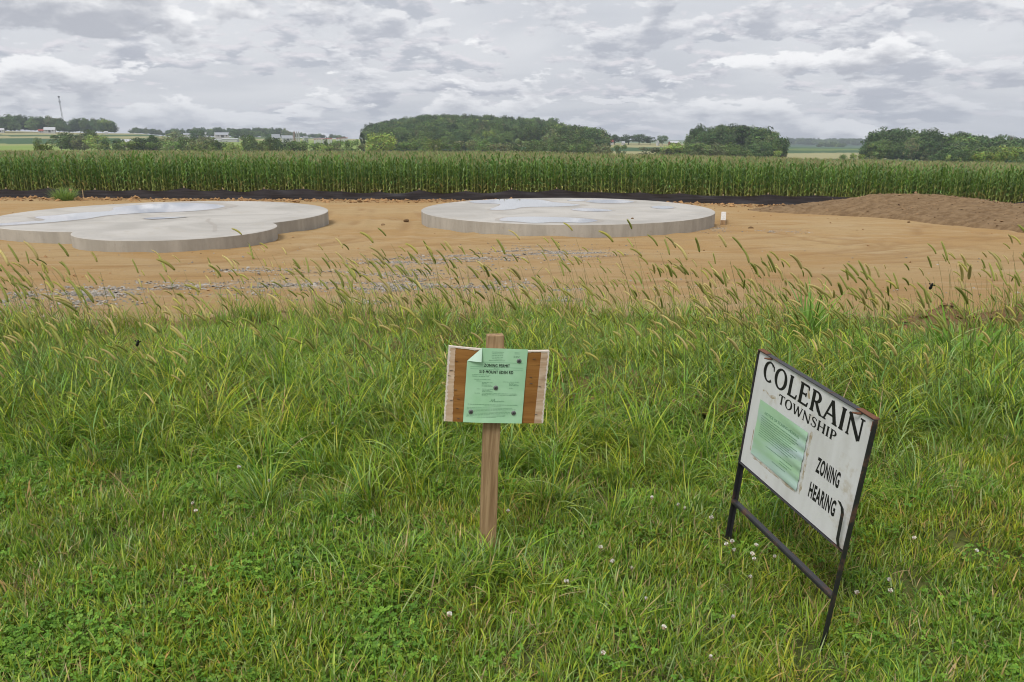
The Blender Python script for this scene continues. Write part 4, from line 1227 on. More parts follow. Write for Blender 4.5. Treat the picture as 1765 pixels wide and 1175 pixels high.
# serif capitals drawn with flared strokes
def ell(cx, cz, rx, rz, t0, t1, wt, wn, n=26):
    P = []; Wd = []
    for k in range(n + 1):
        t = math.radians(t0 + (t1 - t0) * k / n)
        w = wn + (wt - wn) * abs(math.cos(t)) ** 1.4
        P.append((cx + (rx - w / 2) * math.cos(t), cz + (rz - w / 2) * math.sin(t))); Wd.append(w)
    return P, Wd
def stem(x, w=0.155, z0=0.0, z1=1.0, s=0.06):
    return [([(x, z0), (x, z0 + 0.12), (x, z1 - 0.12), (x, z1)], [w + 0.02, w, w, w + 0.02]),
            ([(x - w / 2 - s, z0 + 0.025), (x + w / 2 + s, z0 + 0.025)], [0.05, 0.05]), ([(x - w / 2 - s, z1 - 0.025), (x + w / 2 + s, z1 - 0.025)], [0.05, 0.05])]
def glyph(ch):
    if ch == 'C': return 0.86, [ell(0.46, 0.5, 0.43, 0.52, 50, 308, 0.165, 0.06), ([(0.74, 0.90), (0.80, 0.66)], [0.08, 0.05])]
    if ch == 'O': return 0.98, [ell(0.47, 0.5, 0.45, 0.52, 0, 360, 0.165, 0.065, 40)]
    if ch == 'L': return 0.74, stem(0.19) + [([(0.2, 0.035), (0.66, 0.04)], [0.07, 0.08]), ([(0.64, 0.02), (0.70, 0.24)], [0.09, 0.05])]
    if ch == 'E': return 0.80, stem(0.19) + [([(0.2, 0.035), (0.68, 0.04)], [0.07, 0.08]), ([(0.66, 0.02), (0.72, 0.22)], [0.09, 0.05]), ([(0.2, 0.965), (0.64, 0.96)], [0.07, 0.08]), ([(0.63, 0.98), (0.67, 0.80)], [0.09, 0.05]), ([(0.2, 0.52), (0.52, 0.52)], [0.07, 0.07]), ([(0.53, 0.62), (0.53, 0.42)], [0.06, 0.06])]
    if ch == 'R': return 0.88, stem(0.19) + [ell(0.36, 0.74, 0.32, 0.265, 90, -90, 0.15, 0.06, 16), ([(0.2, 0.97), (0.37, 0.97)], [0.06, 0.06]), ([(0.2, 0.505), (0.37, 0.505)], [0.06, 0.06]), ([(0.40, 0.50), (0.62, 0.18), (0.80, 0.015)], [0.13, 0.15, 0.10]), ([(0.68, 0.025), (0.90, 0.025)], [0.05, 0.05])]
    if ch == 'A': return 0.96, [([(0.10, 0.02), (0.45, 1.0)], [0.075, 0.085]), ([(0.45, 1.02), (0.80, 0.02)], [0.15, 0.165]), ([(0.22, 0.34), (0.66, 0.34)], [0.065, 0.065]), ([(-0.01, 0.025), (0.23, 0.025)], [0.05, 0.05]), ([(0.63, 0.025), (0.95, 0.025)], [0.05, 0.05])]
    if ch == 'I': return 0.40, stem(0.18)
    if ch == 'N': return 1.02, stem(0.14, 0.075) + [([(0.10, 1.0), (0.80, -0.02)], [0.15, 0.15]), ([(0.83, 0.0), (0.83, 1.0)], [0.075, 0.075]), ([(0.70, 0.975), (0.97, 0.975)], [0.05, 0.05])]
    if ch == 'T': return 0.84, [([(0.40, 0), (0.40, 1)], [0.15, 0.15]), ([(0.26, 0.025), (0.54, 0.025)], [0.05, 0.05]), ([(0.03, 0.96), (0.77, 0.96)], [0.08, 0.08]), ([(0.06, 1.0), (0.02, 0.78)], [0.08, 0.05]), ([(0.74, 1.0), (0.78, 0.78)], [0.08, 0.05])]
    if ch == 'W': return 1.28, [([(0.10, 1.0), (0.38, 0.0)], [0.14, 0.13]), ([(0.40, 0.0), (0.63, 0.98)], [0.075, 0.075]), ([(0.62, 1.0), (0.88, 0.0)], [0.14, 0.13]), ([(0.90, 0.0), (1.16, 1.0)], [0.075, 0.075]), ([(-0.02, 0.975), (0.24, 0.975)], [0.05, 0.05]), ([(1.04, 0.975), (1.27, 0.975)], [0.05, 0.05])]
    if ch == 'S':
        P = [(0.56, 0.80), (0.50, 0.93), (0.36, 0.98), (0.21, 0.94), (0.13, 0.82), (0.14, 0.70), (0.24, 0.59), (0.40, 0.50), (0.53, 0.40), (0.58, 0.28), (0.55, 0.13), (0.44, 0.04), (0.30, 0.02), (0.17, 0.07), (0.08, 0.22)]
        return 0.72, [(P, [0.05, 0.055, 0.06, 0.075, 0.10, 0.12, 0.14, 0.15, 0.14, 0.12, 0.10, 0.075, 0.06, 0.055, 0.05]), ([(0.57, 0.94), (0.58, 0.74)], [0.05, 0.05]), ([(0.07, 0.06), (0.06, 0.26)], [0.05, 0.05])]
    if ch == 'H': return 1.0, stem(0.18) + stem(0.79) + [([(0.18, 0.51), (0.79, 0.51)], [0.065, 0.065])]
    if ch == 'P': return 0.78, stem(0.19) + [ell(0.36, 0.72, 0.34, 0.285, 90, -90, 0.155, 0.06, 16), ([(0.2, 0.97), (0.37, 0.97)], [0.06, 0.06]), ([(0.2, 0.465), (0.37, 0.465)], [0.06, 0.06])]
def serif_word(word, x0, x1, z0, z1, y, parent):
    gl = [glyph(c) for c in word]
    gap = 0.04
    tot = sum(g[0] for g in gl) + gap * (len(gl) - 1)
    sx = (x1 - x0) / tot; sz_ = z1 - z0; x = 0
    for (adv, strokes), c in zip(gl, word):
        mb = MB()
        for q, (P, Wd) in enumerate(strokes):
            P = [np.array(p_, float) for p_ in P]; vs = []
            for i, p_ in enumerate(P):
                t = P[min(i + 1, len(P) - 1)] - P[max(i - 1, 0)]; t = t / (np.hypot(*t) + 1e-9)
                nrm = np.array([-t[1], t[0]]) * (Wd[i] * 1.22 + 0.012) / 2
                for sgn_ in (1, -1):
                    v = p_ + nrm * sgn_
                    vs.append((x0 + (x + v[0]) * sx, y - 0.00002 * q, z0 + v[1] * sz_))
            mb.add(vs, [(2 * i, 2 * i + 1, 2 * i + 3, 2 * i + 2) for i in range(len(P) - 1)])
        mb.obj('letter', M['sign_black'], parent)
        x += adv + gap
serif_word('COLERAIN', 0.043, 0.580, -0.092, -0.018, -0.0006, panel)
serif_word('TOWNSHIP', 0.157, 0.473, -0.142, -0.1075, -0.0006, panel)
fit_text('lettering', 'ZONING', 0.411, 0.527, -0.282, -0.225, -0.0007, M['sign_black'], panel, 0.034, 1.13)
fit_text('lettering', 'HEARING', 0.401, 0.536, -0.382, -0.324, -0.0007, M['sign_black'], panel, 0.034, 1.13)
# old glue and dirt round the notice
r = random.Random(12)
def smear(pts, w, seed):
    rr_ = random.Random(seed); mb = MB(); vs = []
    for i, (x, z) in enumerate(pts):
        ww = w * rr_.uniform(0.4, 1.2)
        t = np.array(pts[min(i + 1, len(pts) - 1)]) - np.array(pts[max(i - 1, 0)]); t = t / (np.hypot(*t) + 1e-9)
        vs += [(x - t[1] * ww, -0.0003, z + t[0] * ww), (x + t[1] * ww, -0.0003, z - t[0] * ww)]
    mb.add(vs, [(2 * i, 2 * i + 1, 2 * i + 3, 2 * i + 2) for i in range(len(pts) - 1)])
    mb.obj('glue_stain', M['grime'], panel)
smear([(0.357, -0.16 - 0.012 * k) for k in range(21)], 0.007, 1)
smear([(0.07 + 0.014 * k, -0.403) for k in range(20)], 0.005, 2)
smear([(0.049, -0.30 - 0.011 * k) for k in range(9)], 0.003, 3)
smear([(0.06 + 0.01 * k, -0.135 + 0.004 * math.sin(k)) for k in range(9)], 0.006, 4)
smear([(0.30, -0.03), (0.305, -0.045), (0.31, -0.06)], 0.006, 5)
# notice in its plastic sleeve
mb = MB(); nx_, nz_ = 34, 28; NX0, NX1, NZ0, NZ1 = 0.059, 0.345, -0.393, -0.171
def wet_y(x, z):
    t = (x - NX0) / (NX1 - NX0)
    return -0.0022 - 0.0035 * t * t * (0.5 + 0.5 * math.sin(z * 160)) - 0.0016 * (0.5 + 0.5 * math.sin(z * 60 + x * 20))
vs = []
for j in range(nz_ + 1):
    for i in range(nx_ + 1):
        x = NX0 + (NX1 - NX0) * i / nx_; z = NZ0 + (NZ1 - NZ0) * j / nz_
        vs.append((x + (0.003 * math.sin(z * 160) if i == nx_ else 0), wet_y(x, z), z))
mb.add(vs, [(j * (nx_ + 1) + i, j * (nx_ + 1) + i + 1, (j + 1) * (nx_ + 1) + i + 1, (j + 1) * (nx_ + 1) + i) for j in range(nz_) for i in range(nx_)])
hn = under_ts(mb.obj('hearing_notice', M['wet_paper'], ts, smooth=True))
hn['label'] = 'rain-stained green hearing notice'
def drape2(o, lift=0.0008):
    me = o.data; n = len(me.vertices); co = np.zeros(n * 3); me.vertices.foreach_get('co', co); co = co.reshape(-1, 3)
    for k in range(n): co[k, 1] = wet_y(co[k, 0], co[k, 2]) - lift
    me.vertices.foreach_set('co', co.ravel()); me.update(); return o
drape2(fit_text('lettering', 'NOTICE OF ZONING HEARING', 0.10, 0.305, -0.213, -0.2025, 0, M['faint_ink'], hn, 0.0))
mb = MB()
for x0, x1, z in [(0.085, 0.30, -0.225)] + [(0.085, 0.31 - 0.02 * (k % 3), -0.235 - 0.0085 * k) for k in range(9)] + [(0.14, 0.30, -0.325), (0.23, 0.30, -0.338), (0.23, 0.28, -0.347), (0.19, 0.27, -0.362)]:
    greek(mb, x0, x1, z, 0.0032, 0, r)
o = drape2(mb.obj('small_print', M['faint_ink'], hn)); o['kind'] = 'stuff'
# =================================================================== PLANTS: blades and tufts
def blade(mb, root, head, length, width, lean, curl, col, nseg=4, tip=None, wind=0.0, twist=0.0, taper=1.0):
    """a leaf blade: grows up from root leaning towards heading, curling over"""
    x, y, z = root; ang = lean; st = length / nseg
    P = []
    for i in range(nseg + 1):
        P.append((x, y, z, ang))
        x += math.cos(head) * math.sin(ang) * st - wind * st * (i / nseg); y += math.sin(head) * math.sin(ang) * st; z += math.cos(ang) * st
        z = max(z, 0.006)
        ang += curl / nseg
    vs = []; fs = []; cs = []
    tip = tip or col
    for i, (x, y, z, a) in enumerate(P):
        t = i / nseg
        h2 = head + math.pi / 2 + twist * t
        if i == nseg:
            vs.append((x, y, z)); cs.append(tip)
        else:
            w = width * (0.75 + 0.6 * t if t < 0.35 else (1 - ((t - 0.35) / 0.65) ** 1.6) * 0.96 + 0.04) * 0.5
            dx, dy = math.cos(h2) * w, math.sin(h2) * w
            vs += [(x - dx, y - dy, z), (x + dx, y + dy, z)]
            c = tuple(col[k] * (1 - t) + tip[k] * t for k in range(3)); cs += [c, c]
    for i in range(nseg - 1): fs.append((2 * i, 2 * i + 1, 2 * i + 3, 2 * i + 2))
    fs.append((2 * nseg - 2, 2 * nseg - 1, 2 * nseg))
    o = len(mb.v); mb.v.extend(vs); mb.f.extend([tuple(k + o for k in f) for f in fs]); mb.c.extend(cs)
def jitter(r, c, k=0.2):
    b = r.uniform(1 - k, 1 + k)
    return (c[0] * b * r.uniform(0.9, 1.12), c[1] * b, c[2] * b * r.uniform(0.8, 1.2))
G_DEEP = (0.105, 0.225, 0.022); G_MID = (0.22, 0.36, 0.032); G_YEL = (0.37, 0.45, 0.055); G_BLUE = (0.19, 0.33, 0.08); STRAW = (0.46, 0.36, 0.17); G_PALE = (0.34, 0.46, 0.17)
def green(r, w=(3, 5, 2, 2)):
    return jitter(r, r.choices((G_DEEP, G_MID, G_YEL, G_BLUE, G_PALE), (*w, 1.3))[0])
def tuft_short(seed):
    r = random.Random(seed); mb = MB()
    for _ in range(95):
        a = r.uniform(0, 6.28); d = 0.11 * math.sqrt(r.random()); c = green(r, (3, 5, 3, 1))
        if r.random() < 0.10: c = jitter(r, STRAW)
        L_ = r.uniform(0.03, 0.085)
        blade(mb, (d * math.cos(a), d * math.sin(a), 0), r.uniform(0, 6.28), L_, r.uniform(0.0028, 0.0050), r.uniform(0.1, 0.9), r.uniform(0.1, 1.1), c, 3, wind=0.05)
    return mb.mesh('short_grass', True, True)
def tuft_mid(seed):
    r = random.Random(seed); mb = MB(); hb = r.uniform(0, 6.28)
    for _ in range(46):
        a = r.uniform(0, 6.28); d = 0.09 * math.sqrt(r.random()); c = green(r, (3, 5, 2, 3))
        if r.random() < 0.04: c = jitter(r, STRAW)
        L_ = r.uniform(0.08, 0.22)
        blade(mb, (d * math.cos(a), d * math.sin(a), 0), a + r.uniform(-1.2, 1.2) if r.random() < .6 else hb + r.uniform(-.7, .7), L_, r.uniform(0.0030, 0.0060), r.uniform(0.1, 0.75), r.uniform(0.4, 2.3), c, 5, tip=tuple(k * 1.15 for k in c), wind=0.10, twist=r.uniform(-.6, .6))
    return mb.mesh('rank_grass', True, True)
def tuft_tall(seed):
    r = random.Random(seed); mb = MB()
    for _ in range(40):
        a = r.uniform(0, 6.28); d = 0.085 * math.sqrt(r.random()); c = green(r, (3, 5, 2, 3))
        if r.random() < 0.03: c = jitter(r, STRAW)
        L_ = r.uniform(0.18, 0.46)
        blade(mb, (d * math.cos(a), d * math.sin(a), 0), a + r.uniform(-1.3, 1.3), L_, r.uniform(0.0045, 0.0100), r.uniform(0.05, 0.55), r.uniform(0.5, 2.7), c, 6, tip=tuple(k * 1.12 for k in c), wind=0.16, twist=r.uniform(-.7, .7))
    return mb.mesh('tall_grass', True, True)
def tuft_wisp(seed):
    """thin upright stalks that stand free at the edge of the clay"""
    r = random.Random(seed); mb = MB()
    for _ in range(16):
        a = r.uniform(0, 6.28); d = 0.07 * math.sqrt(r.random()); c = green(r, (2, 4, 4, 1))
        if r.random() < 0.22: c = jitter(r, STRAW)
        blade(mb, (d * math.cos(a), d * math.sin(a), 0), r.uniform(0, 6.28), r.uniform(0.12, 0.36), r.uniform(0.003, 0.006), r.uniform(0.05, 0.5), r.uniform(0.2, 1.3), c, 5, wind=0.14)
    return mb.mesh('thin_grass', True, True)
def clover_patch(seed):
    r = random.Random(seed); mb = MB()
    for _ in range(75):
        a = r.uniform(0, 6.28); d = 0.10 * math.sqrt(r.random()); h = r.uniform(0.015, 0.05)
        c = jitter(r, r.choice(((0.15, 0.30, 0.035), (0.18, 0.34, 0.045), (0.23, 0.39, 0.06), (0.12, 0.26, 0.035))), 0.18)
        x, y = d * math.cos(a), d * math.sin(a); R_ = r.uniform(0.0042, 0.0068); a0 = r.uniform(0, 6.28)
        tx, ty = r.uniform(-.5, .5), r.uniform(-.5, .5)
        blade(mb, (x, y, 0), a0, h, 0.002, 0.05, 0.1, c, 2)
        for k in range(3):
            b = a0 + k * 2.094; ca, sa = math.cos(b), math.sin(b)
            out_ = []
            for (u, v, w) in ((0.06, 0, 0), (0.55, -0.62, 0.10), (1.15, -0.66, 0.05), (1.55, -0.28, -.02), (1.46, 0, -.10), (1.55, 0.28, -.02), (1.15, 0.66, 0.05), (0.55, 0.62, 0.10)):
                px, py = (u * ca - v * sa) * R_, (u * sa + v * ca) * R_
                out_.append((x + px, y + py, h + w * R_ * 1.5 + px * tx + py * ty))
            cen = len(mb.v)
            mb.add(out_, [(0, 1, 4), (1, 2, 4), (2, 3, 4), (0, 4, 7), (4, 6, 7), (4, 5, 6)], c)
    return mb.mesh('clover_leaves', False, True)
def thatch(seed):
    r = random.Random(seed); mb = MB()
    for _ in range(34):
        a = r.uniform(0, 6.28); d = 0.12 * math.sqrt(r.random())
        c = jitter(r, r.choice((STRAW, (0.24, 0.17, 0.08), (0.30, 0.26, 0.12), (0.16, 0.15, 0.05))))
        blade(mb, (d * math.cos(a), d * math.sin(a), r.uniform(0.004, 0.03)), r.uniform(0, 6.28), r.uniform(0.04, 0.14), r.uniform(0.002, 0.004), r.uniform(1.0, 1.5), r.uniform(-0.1, 0.4), c, 3)
    return mb.mesh('dry_thatch', True, True)
def broad_weed(seed):
    """low rosette of broad leaves"""
    r = random.Random(seed); mb = MB()
    for k in range(7):
        c = jitter(r, (0.15, 0.24, 0.06), 0.15)
        h = k * 0.9 + r.uniform(-.3, .3); L_ = r.uniform(0.06, 0.12)
        blade(mb, (0, 0, 0.01), h, L_, L_ * 0.42, r.uniform(0.5, 1.0), r.uniform(0.3, 0.8), c, 6, wind=0)
    return mb.mesh('broad_leaves', True, True)

def foxtail_parts(seed, tall=1.0):
    """returns meshes for stem, leaves and bristly seed head (root at origin), wind from the right"""
    r = random.Random(seed)
    H = r.uniform(0.50, 0.74) * tall
    n = 10; ang = r.uniform(0.0, 0.16); hd = math.pi + r.uniform(-0.9, 0.9)
    bend = r.uniform(0.15, 0.62)
    x = y = z = 0.0; P = []
    for i in range(n + 1):
        P.append((x, y, z)); st = H / n
        x += math.cos(hd) * math.sin(ang) * st; y += math.sin(hd) * math.sin(ang) * st; z += math.cos(ang) * st
        ang += bend / n * (0.25 + 1.5 * (i / n) ** 2)
    stem_c = jitter(r, (0.17, 0.21, 0.06), 0.15)
    ms = MB(); ms.tube(P, [0.0016 - 0.0008 * (i / n) for i in range(n + 1)], 4, stem_c, cap=False)
    # leaves
    ml = MB()
    for k in range(3):
        i = r.choice((2, 3, 4, 5, 6)); c = green(r, (2, 4, 4, 2))
        blade(ml, P[i], r.uniform(0, 6.28), r.uniform(0.10, 0.22), r.uniform(0.005, 0.0085), r.uniform(0.3, 0.8), r.uniform(0.4, 1.4), c, 5, wind=0.15)
    # head
    L_ = r.uniform(0.07, 0.125); m_ = 9; droop = r.uniform(0.1, 1.0)
    Q = []; st = L_ / m_
    for i in range(m_ + 1):
        Q.append((x, y, z)); x += math.cos(hd) * math.sin(ang) * st; y += math.sin(hd) * math.sin(ang) * st; z += math.cos(ang) * st; ang += droop / m_
    hc = r.choice(((0.46, 0.42, 0.11), (0.40, 0.42, 0.11), (0.60, 0.50, 0.21), (0.30, 0.32, 0.075)))
    mh = MB()
    R_ = r.uniform(0.0048, 0.0068)
    mh.tube(Q, [R_ * (0.55, 0.9, 1.05, 1.08, 1.05, 1.0, 0.95, 0.85, 0.65, 0.2)[i] * r.uniform(0.92, 1.08) for i in range(m_ + 1)], 6, hc)
    for _ in range(150):
        i = r.uniform(0.2, m_ - 0.3); k = int(i); t = i - k
        p = Vector(Q[k]).lerp(Vector(Q[k + 1]), t); ax = (Vector(Q[k + 1]) - Vector(Q[k])).normalized()
        d = Vector((r.gauss(0, 1), r.gauss(0, 1), r.gauss(0, 1))); d -= ax * d.dot(ax); d.normalize()
        s = d.cross(ax) * 0.0008; tipv = p + d * (R_ + r.uniform(0.002, 0.0052)) + ax * r.uniform(0.003, 0.007)
        b0 = p + d * R_ * 0.7
        mh.add([b0 - s, b0 + s, tipv], [(0, 1, 2)], jitter(r, tuple(k_ * 1.25 for k_ in hc), 0.2))
    return ms, ml, mh

NK = 7
kinds = {}
for nm, fn, mat_ in (('short', tuft_short, 'grass'), ('mid', tuft_mid, 'grass'), ('tall', tuft_tall, 'grass'), ('wisp', tuft_wisp, 'grass'), ('clover', clover_patch, 'clover'), ('thatch', thatch, 'grass'), ('broad', broad_weed, 'weed')):
    kinds[nm] = []
    for k in range(NK):
        me = fn(1000 + 37 * k + len(nm)); me.materials.append(M[mat_]); kinds[nm].append(me)
FOX = [foxtail_parts(500 + k) for k in range(10)]
fox_whole = []
for ms, ml, mh in FOX:
    mb = MB()
    for q in (ms, ml, mh):
        o_ = len(mb.v); mb.v += q.v; mb.f += [tuple(i + o_ for i in f) for f in q.f]; mb.c += q.c
    me = mb.mesh('foxtail', True, True); me.materials.append(M['foxtail']); fox_whole.append(me)

# where each kind grows: 0 mown turf .. 1 rank growth, by place
def rank(x, y):
    """boundary between mown lawn and rank growth"""
    b = 3.45 - 0.40 * np.exp(-((x - 0.1) / 0.6) ** 2) - 0.25 * np.exp(-((x - 1.0) / 0.5) ** 2) + 0.7 * sstep(x, 1.6, 2.6) + 0.15 * np.sin(x * 2.1) + 0.5 * (fbm(x * 1.4, y * 1.4, 51) - 0.5)
    return sstep(y, b - 0.55, b + 0.55)
def ring(x, y):            # unmown collar round the township sign and the right foreground
    a = np.exp(-(((x - 0.95) / 0.75) ** 2 + ((y - 2.35) / 0.75) ** 2))
    b = np.exp(-(((x - 0.35) / 0.75) ** 2 + ((y - 2.05) / 0.6) ** 2)) * 0.8
    c = np.exp(-(((x - 0.0) / 0.35) ** 2 + ((y - 2.6) / 0.35) ** 2))
    return np.clip(0.8 * a + b + c, 0, 1)
def inside(x, y):          # seen from here, with room for a step to the side
    return (np.abs(x) < y * 0.72 + 1.1) & (y > 1.0)
def keep_off(x, y):        # thin out right at the posts
    return (np.hypot(x - 0.87, y - 2.84) > 0.03) & (np.hypot((x - 1.0) / 0.07, (y - 2.17) / 0.11) > 1) & (np.hypot(x + 0.1, y - 2.68) > 0.05)
def grow(name, kind, n, wfun, smin, smax, seed, tilt=0.15, flat=None, fade_edge=True, label='', cat='grass', y1=8.2):
    X, Y = sample(n, -7.0, 7.0, 1.0, y1, lambda x, y: wfun(x, y) * inside(x, y) * keep_off(x, y), seed)
    r = np.random.default_rng(seed + 1)
    m_ = len(X)
    s = r.uniform(smin, smax, m_)
    if flat is not None: s = s * flat(X, Y)
    rot = np.stack([r.uniform(-tilt, tilt, m_), r.uniform(-tilt, tilt, m_), r.uniform(0, 6.28, m_)], -1)
    Z = np.where(Y > grass_edge(X) - 0.3, np.maximum(near_z(X, Y) + soil_relief(X, Y), lawn_z(X, Y) - 0.25), lawn_z(X, Y) + 0.01)
    return X, Y, Z, rot, s, r.integers(0, NK, m_)
allp = []; src = []; base_i = 0
def push(kind, *a):
    X, Y, Z, rot, s, idx = a
    order = list(kinds)
    allp.append((np.stack([X, Y, Z], -1), rot, s, idx + NK * order.index(kind)))
edge_f = lambda x, y: sstep(y, grass_edge(x) + 0.25, grass_edge(x) - 0.75)
turf = lambda x, y: (1 - rank(x, y)) * (y < 5.5)
cl_n = lambda x, y: sstep(fbm(x * 1.7 + 9, y * 1.7, 71), 0.42, 0.60)
left_cl = lambda x, y: np.clip(0.35 + 0.85 * sstep(-x, -0.6, 0.9), 0, 1)
push('short', *grow('s', 'short', 24000, lambda x, y: np.clip(turf(x, y) + 0.25 * edge_f(x, y), 0, 1) * 0.68, 0.8, 1.3, 1, 0.2))
push('clover', *grow('c', 'clover', 24000, lambda x, y: (turf(x, y) * cl_n(x, y) * left_cl(x, y) + 0.16 * turf(x, y) + 0.05) * (1 - 0.5 * ring(x, y)) * 0.32 * edge_f(x, y), 0.8, 1.25, 2, 0.1))
push('thatch', *grow('t', 'thatch', 24000, lambda x, y: (0.5 * turf(x, y) * sstep(fbm(x * 2.2, y * 2.2, 87), 0.45, 0.65) + 0.10) * 0.11, 0.7, 1.1, 3, 0.1))
push('mid', *grow('m', 'mid', 24000, lambda x, y: np.clip((0.35 * rank(x, y) + 0.75 * ring(x, y) + 0.10 * turf(x, y) * sstep(fbm(x * 1.5, y * 1.5, 33), 0.5, 0.65)), 0, 1) * 0.21 * edge_f(x, y), 0.7, 1.15, 4, 0.2, flat=lambda x, y: 0.52 + 0.34 * np.clip(rank(x, y) * 1.3 + 0.6 * ring(x, y), 0, 1)))
push('tall', *grow('T', 'tall', 30000, lambda x, y: rank(x, y) * edge_f(x, y) * 0.26 * (0.55 + 0.6 * sstep(fbm(x * 1.1, y * 1.1, 44), 0.35, 0.6)), 0.7, 1.12, 5, 0.22, flat=lambda x, y: (1 - 0.30 * sstep(y, 4.6, 6.6)) * (0.66 + 0.34 * sstep(y, 3.1, 4.6))))
push('mid', *grow('p', 'mid', 24000, lambda x, y: np.exp(-(((x + 0.09) / 0.34) ** 2 + ((y - 2.50) / 0.13) ** 2)) * 0.6, 0.75, 1.12, 9, 0.25))
push('wisp', *grow('w', 'wisp', 16000, lambda x, y: np.exp(-((y - grass_edge(x) + 0.1) / 0.75) ** 2) * 0.24 * (0.3 + sstep(fbm(x * 1.6, y * 1.6, 29), 0.4, 0.62)), 0.7, 1.2, 6, 0.25))
push('broad', *grow('b', 'broad', 6000, lambda x, y: (turf(x, y) + 0.3 * ring(x, y)) * 0.010, 0.45, 0.85, 7, 0.1))
srcs = []
for nm in kinds:
    for k, me in enumerate(kinds[nm]): srcs.append(source('grass_%d_%s' % (list(kinds).index(nm), nm), k, me))
scatter('lawn_grass', srcs, np.concatenate([a[0] for a in allp]), np.concatenate([a[1] for a in allp]), np.concatenate([a[2] for a in allp]), np.concatenate([a[3] for a in allp]),
        'mown lawn and rank uncut grass with clover in the foreground', 'grass')

# rank-growth foxtails: the taller ones against the clay singly, the rest as a mass
X, Y = sample(14000, -6.5, 6.5, 3.2, 7.6, lambda x, y: rank(x, y) * inside(x, y) * (0.42 - 0.16 * sstep(y, 4.8, 5.8) - 0.14 * sstep(y, 5.5, 6.6)) * sstep(y, grass_edge(x) + 0.7, grass_edge(x) - 0.2) * (0.25 + 0.95 * sstep(fbm(x * 0.9, y * 0.9, 27), 0.36, 0.6)) * 1.15, 21)
hs = rng.uniform(0.62, 1.08, len(X)) * (0.80 + 0.20 * sstep(Y, 3.6, 5.4))
hs = np.where(rng.uniform(0, 1, len(X)) < 0.12, hs * 1.18, hs * rng.uniform(0.86, 1.04, len(X)))
hs = hs * (1.0 + 0.16 * sstep(Y, 5.6, 4.8))
topv = hs * 0.6 - 0.11 * (7 - Y) + np.where((Y > 4.6) & (np.abs(X) < 0.66 * Y), 0.3, -2)
order = np.argsort(-topv); single = order[:170]; mass = order[170:]
def fz(x, y): return np.where(y > grass_edge(x) - 0.3, np.maximum(near_z(x, y) + soil_relief(x, y), lawn_z(x, y) - 0.25), lawn_z(x, y) + 0.01)
n_ = len(mass)
scatter('foxtail_grass', [source('foxtail', k, me) for k, me in enumerate(fox_whole)], np.stack([X[mass], Y[mass], fz(X[mass], Y[mass])], -1),
        np.stack([rng.uniform(-.2, .2, n_), rng.uniform(-.28, .12, n_), rng.uniform(-.6, .6, n_)], -1), hs[mass], rng.integers(0, 10, n_),
        'mass of yellow-green foxtail grass in the rank growth', 'grass')
fox_me = []
for ms, ml, mh in FOX:
    t = []
    for q, nm in ((ms, 'stem'), (ml, 'leaves'), (mh, 'seed_head')):
        me = q.mesh(nm, True, True); me.materials.append(M['foxtail']); t.append(me)
    fox_me.append(t)
for i in single:
    k = random.randrange(10)
    r0 = thing('foxtail_stalk', 'slender foxtail stalk with a bristly seed head bending left against the clay', 'foxtail grass', (X[i], Y[i], float(fz(X[i], Y[i]))),
               (random.uniform(-.15, .15), random.uniform(-.25, .12), random.uniform(-.6, .6)), 'foxtail stalks along the far edge of the rank grass', (hs[i],) * 3)
    for me, nm in zip(fox_me[k], ('stem', 'leaves', 'seed_head')):
        o = link(nm, me, None, r0)
        if nm == 'leaves': o['kind'] = 'stuff'

# white clover blossoms
def clover_flower(seed):
    r = random.Random(seed); ms = MB(); mh = MB(); h = 0.10
    ms.tube([(0, 0, 0), (0.004, 0, h * 0.5), (0.002, 0.003, h)], 0.0012, 4, (0.13, 0.19, 0.05), cap=False)
    for _ in range(70):
        d = Vector((r.gauss(0, 1), r.gauss(0, 1), r.gauss(0.25, 1))).normalized()
        low = d.z < -0.25
        c = (0.42, 0.30, 0.20) if low or r.random() < 0.05 else jitter(r, (0.80, 0.78, 0.70), 0.06)
        if low: d.z -= 0.4; d.normalize()
        s = d.orthogonal().normalized() * 0.0022; t = d.cross(s).normalized() * 0.0012
        b0 = Vector((0.002, 0.003, h + 0.003)) + d * 0.002; e = b0 + d * r.uniform(0.007, 0.010)
        mh.add([b0 - s * .4, b0 + s * .4, e + s + t, e - s + t], [(0, 1, 2, 3)], c)
    a = ms.mesh('stem', True, True); a.materials.append(M['weed']); b = mh.mesh('blossom', False, True); b.materials.append(M['petal'])
    return a, b
CF = [clover_flower(s) for s in range(5)]
CLOV = [(341, 887), (457, 744), (441, 757), (527, 769), (410, 819), (466, 822), (474, 843), (340, 903 + 0), (770, 1085), (873, 900), (1037, 966), (1049, 986), (1119, 878), (1166, 880), (1177, 886), (1223, 898), (1257, 937), (1265, 932), (1260, 942), (1297, 934), (1298, 943), (1300, 954), (1333, 943), (1285, 982), (1398, 977), (1034, 1145), (1136, 1106), (1225, 1145), (1264, 1062), (1476, 999), (1536, 998), (1529, 980), (1580, 925), (1682, 938), (1537, 1152), (1582, 1160), (976, 1032), (575, 740), (1107, 1048), (1090, 995)]
for i, (a_, b_) in enumerate(CLOV):
    p = gp(a_, b_ + 30)
    r0 = thing('clover_flower', 'round white clover blossom on a thin stem in the grass', 'clover flower', (p[0], p[1], float(lawn_z(p[0], p[1])) + 0.06), (random.uniform(-.2, .2), random.uniform(-.2, .2), random.uniform(0, 6)), 'white clover blossoms', (random.uniform(0.6, 0.8),) * 3)
    for me in CF[i % 5]: link(me.name.split('.')[0], me, None, r0)

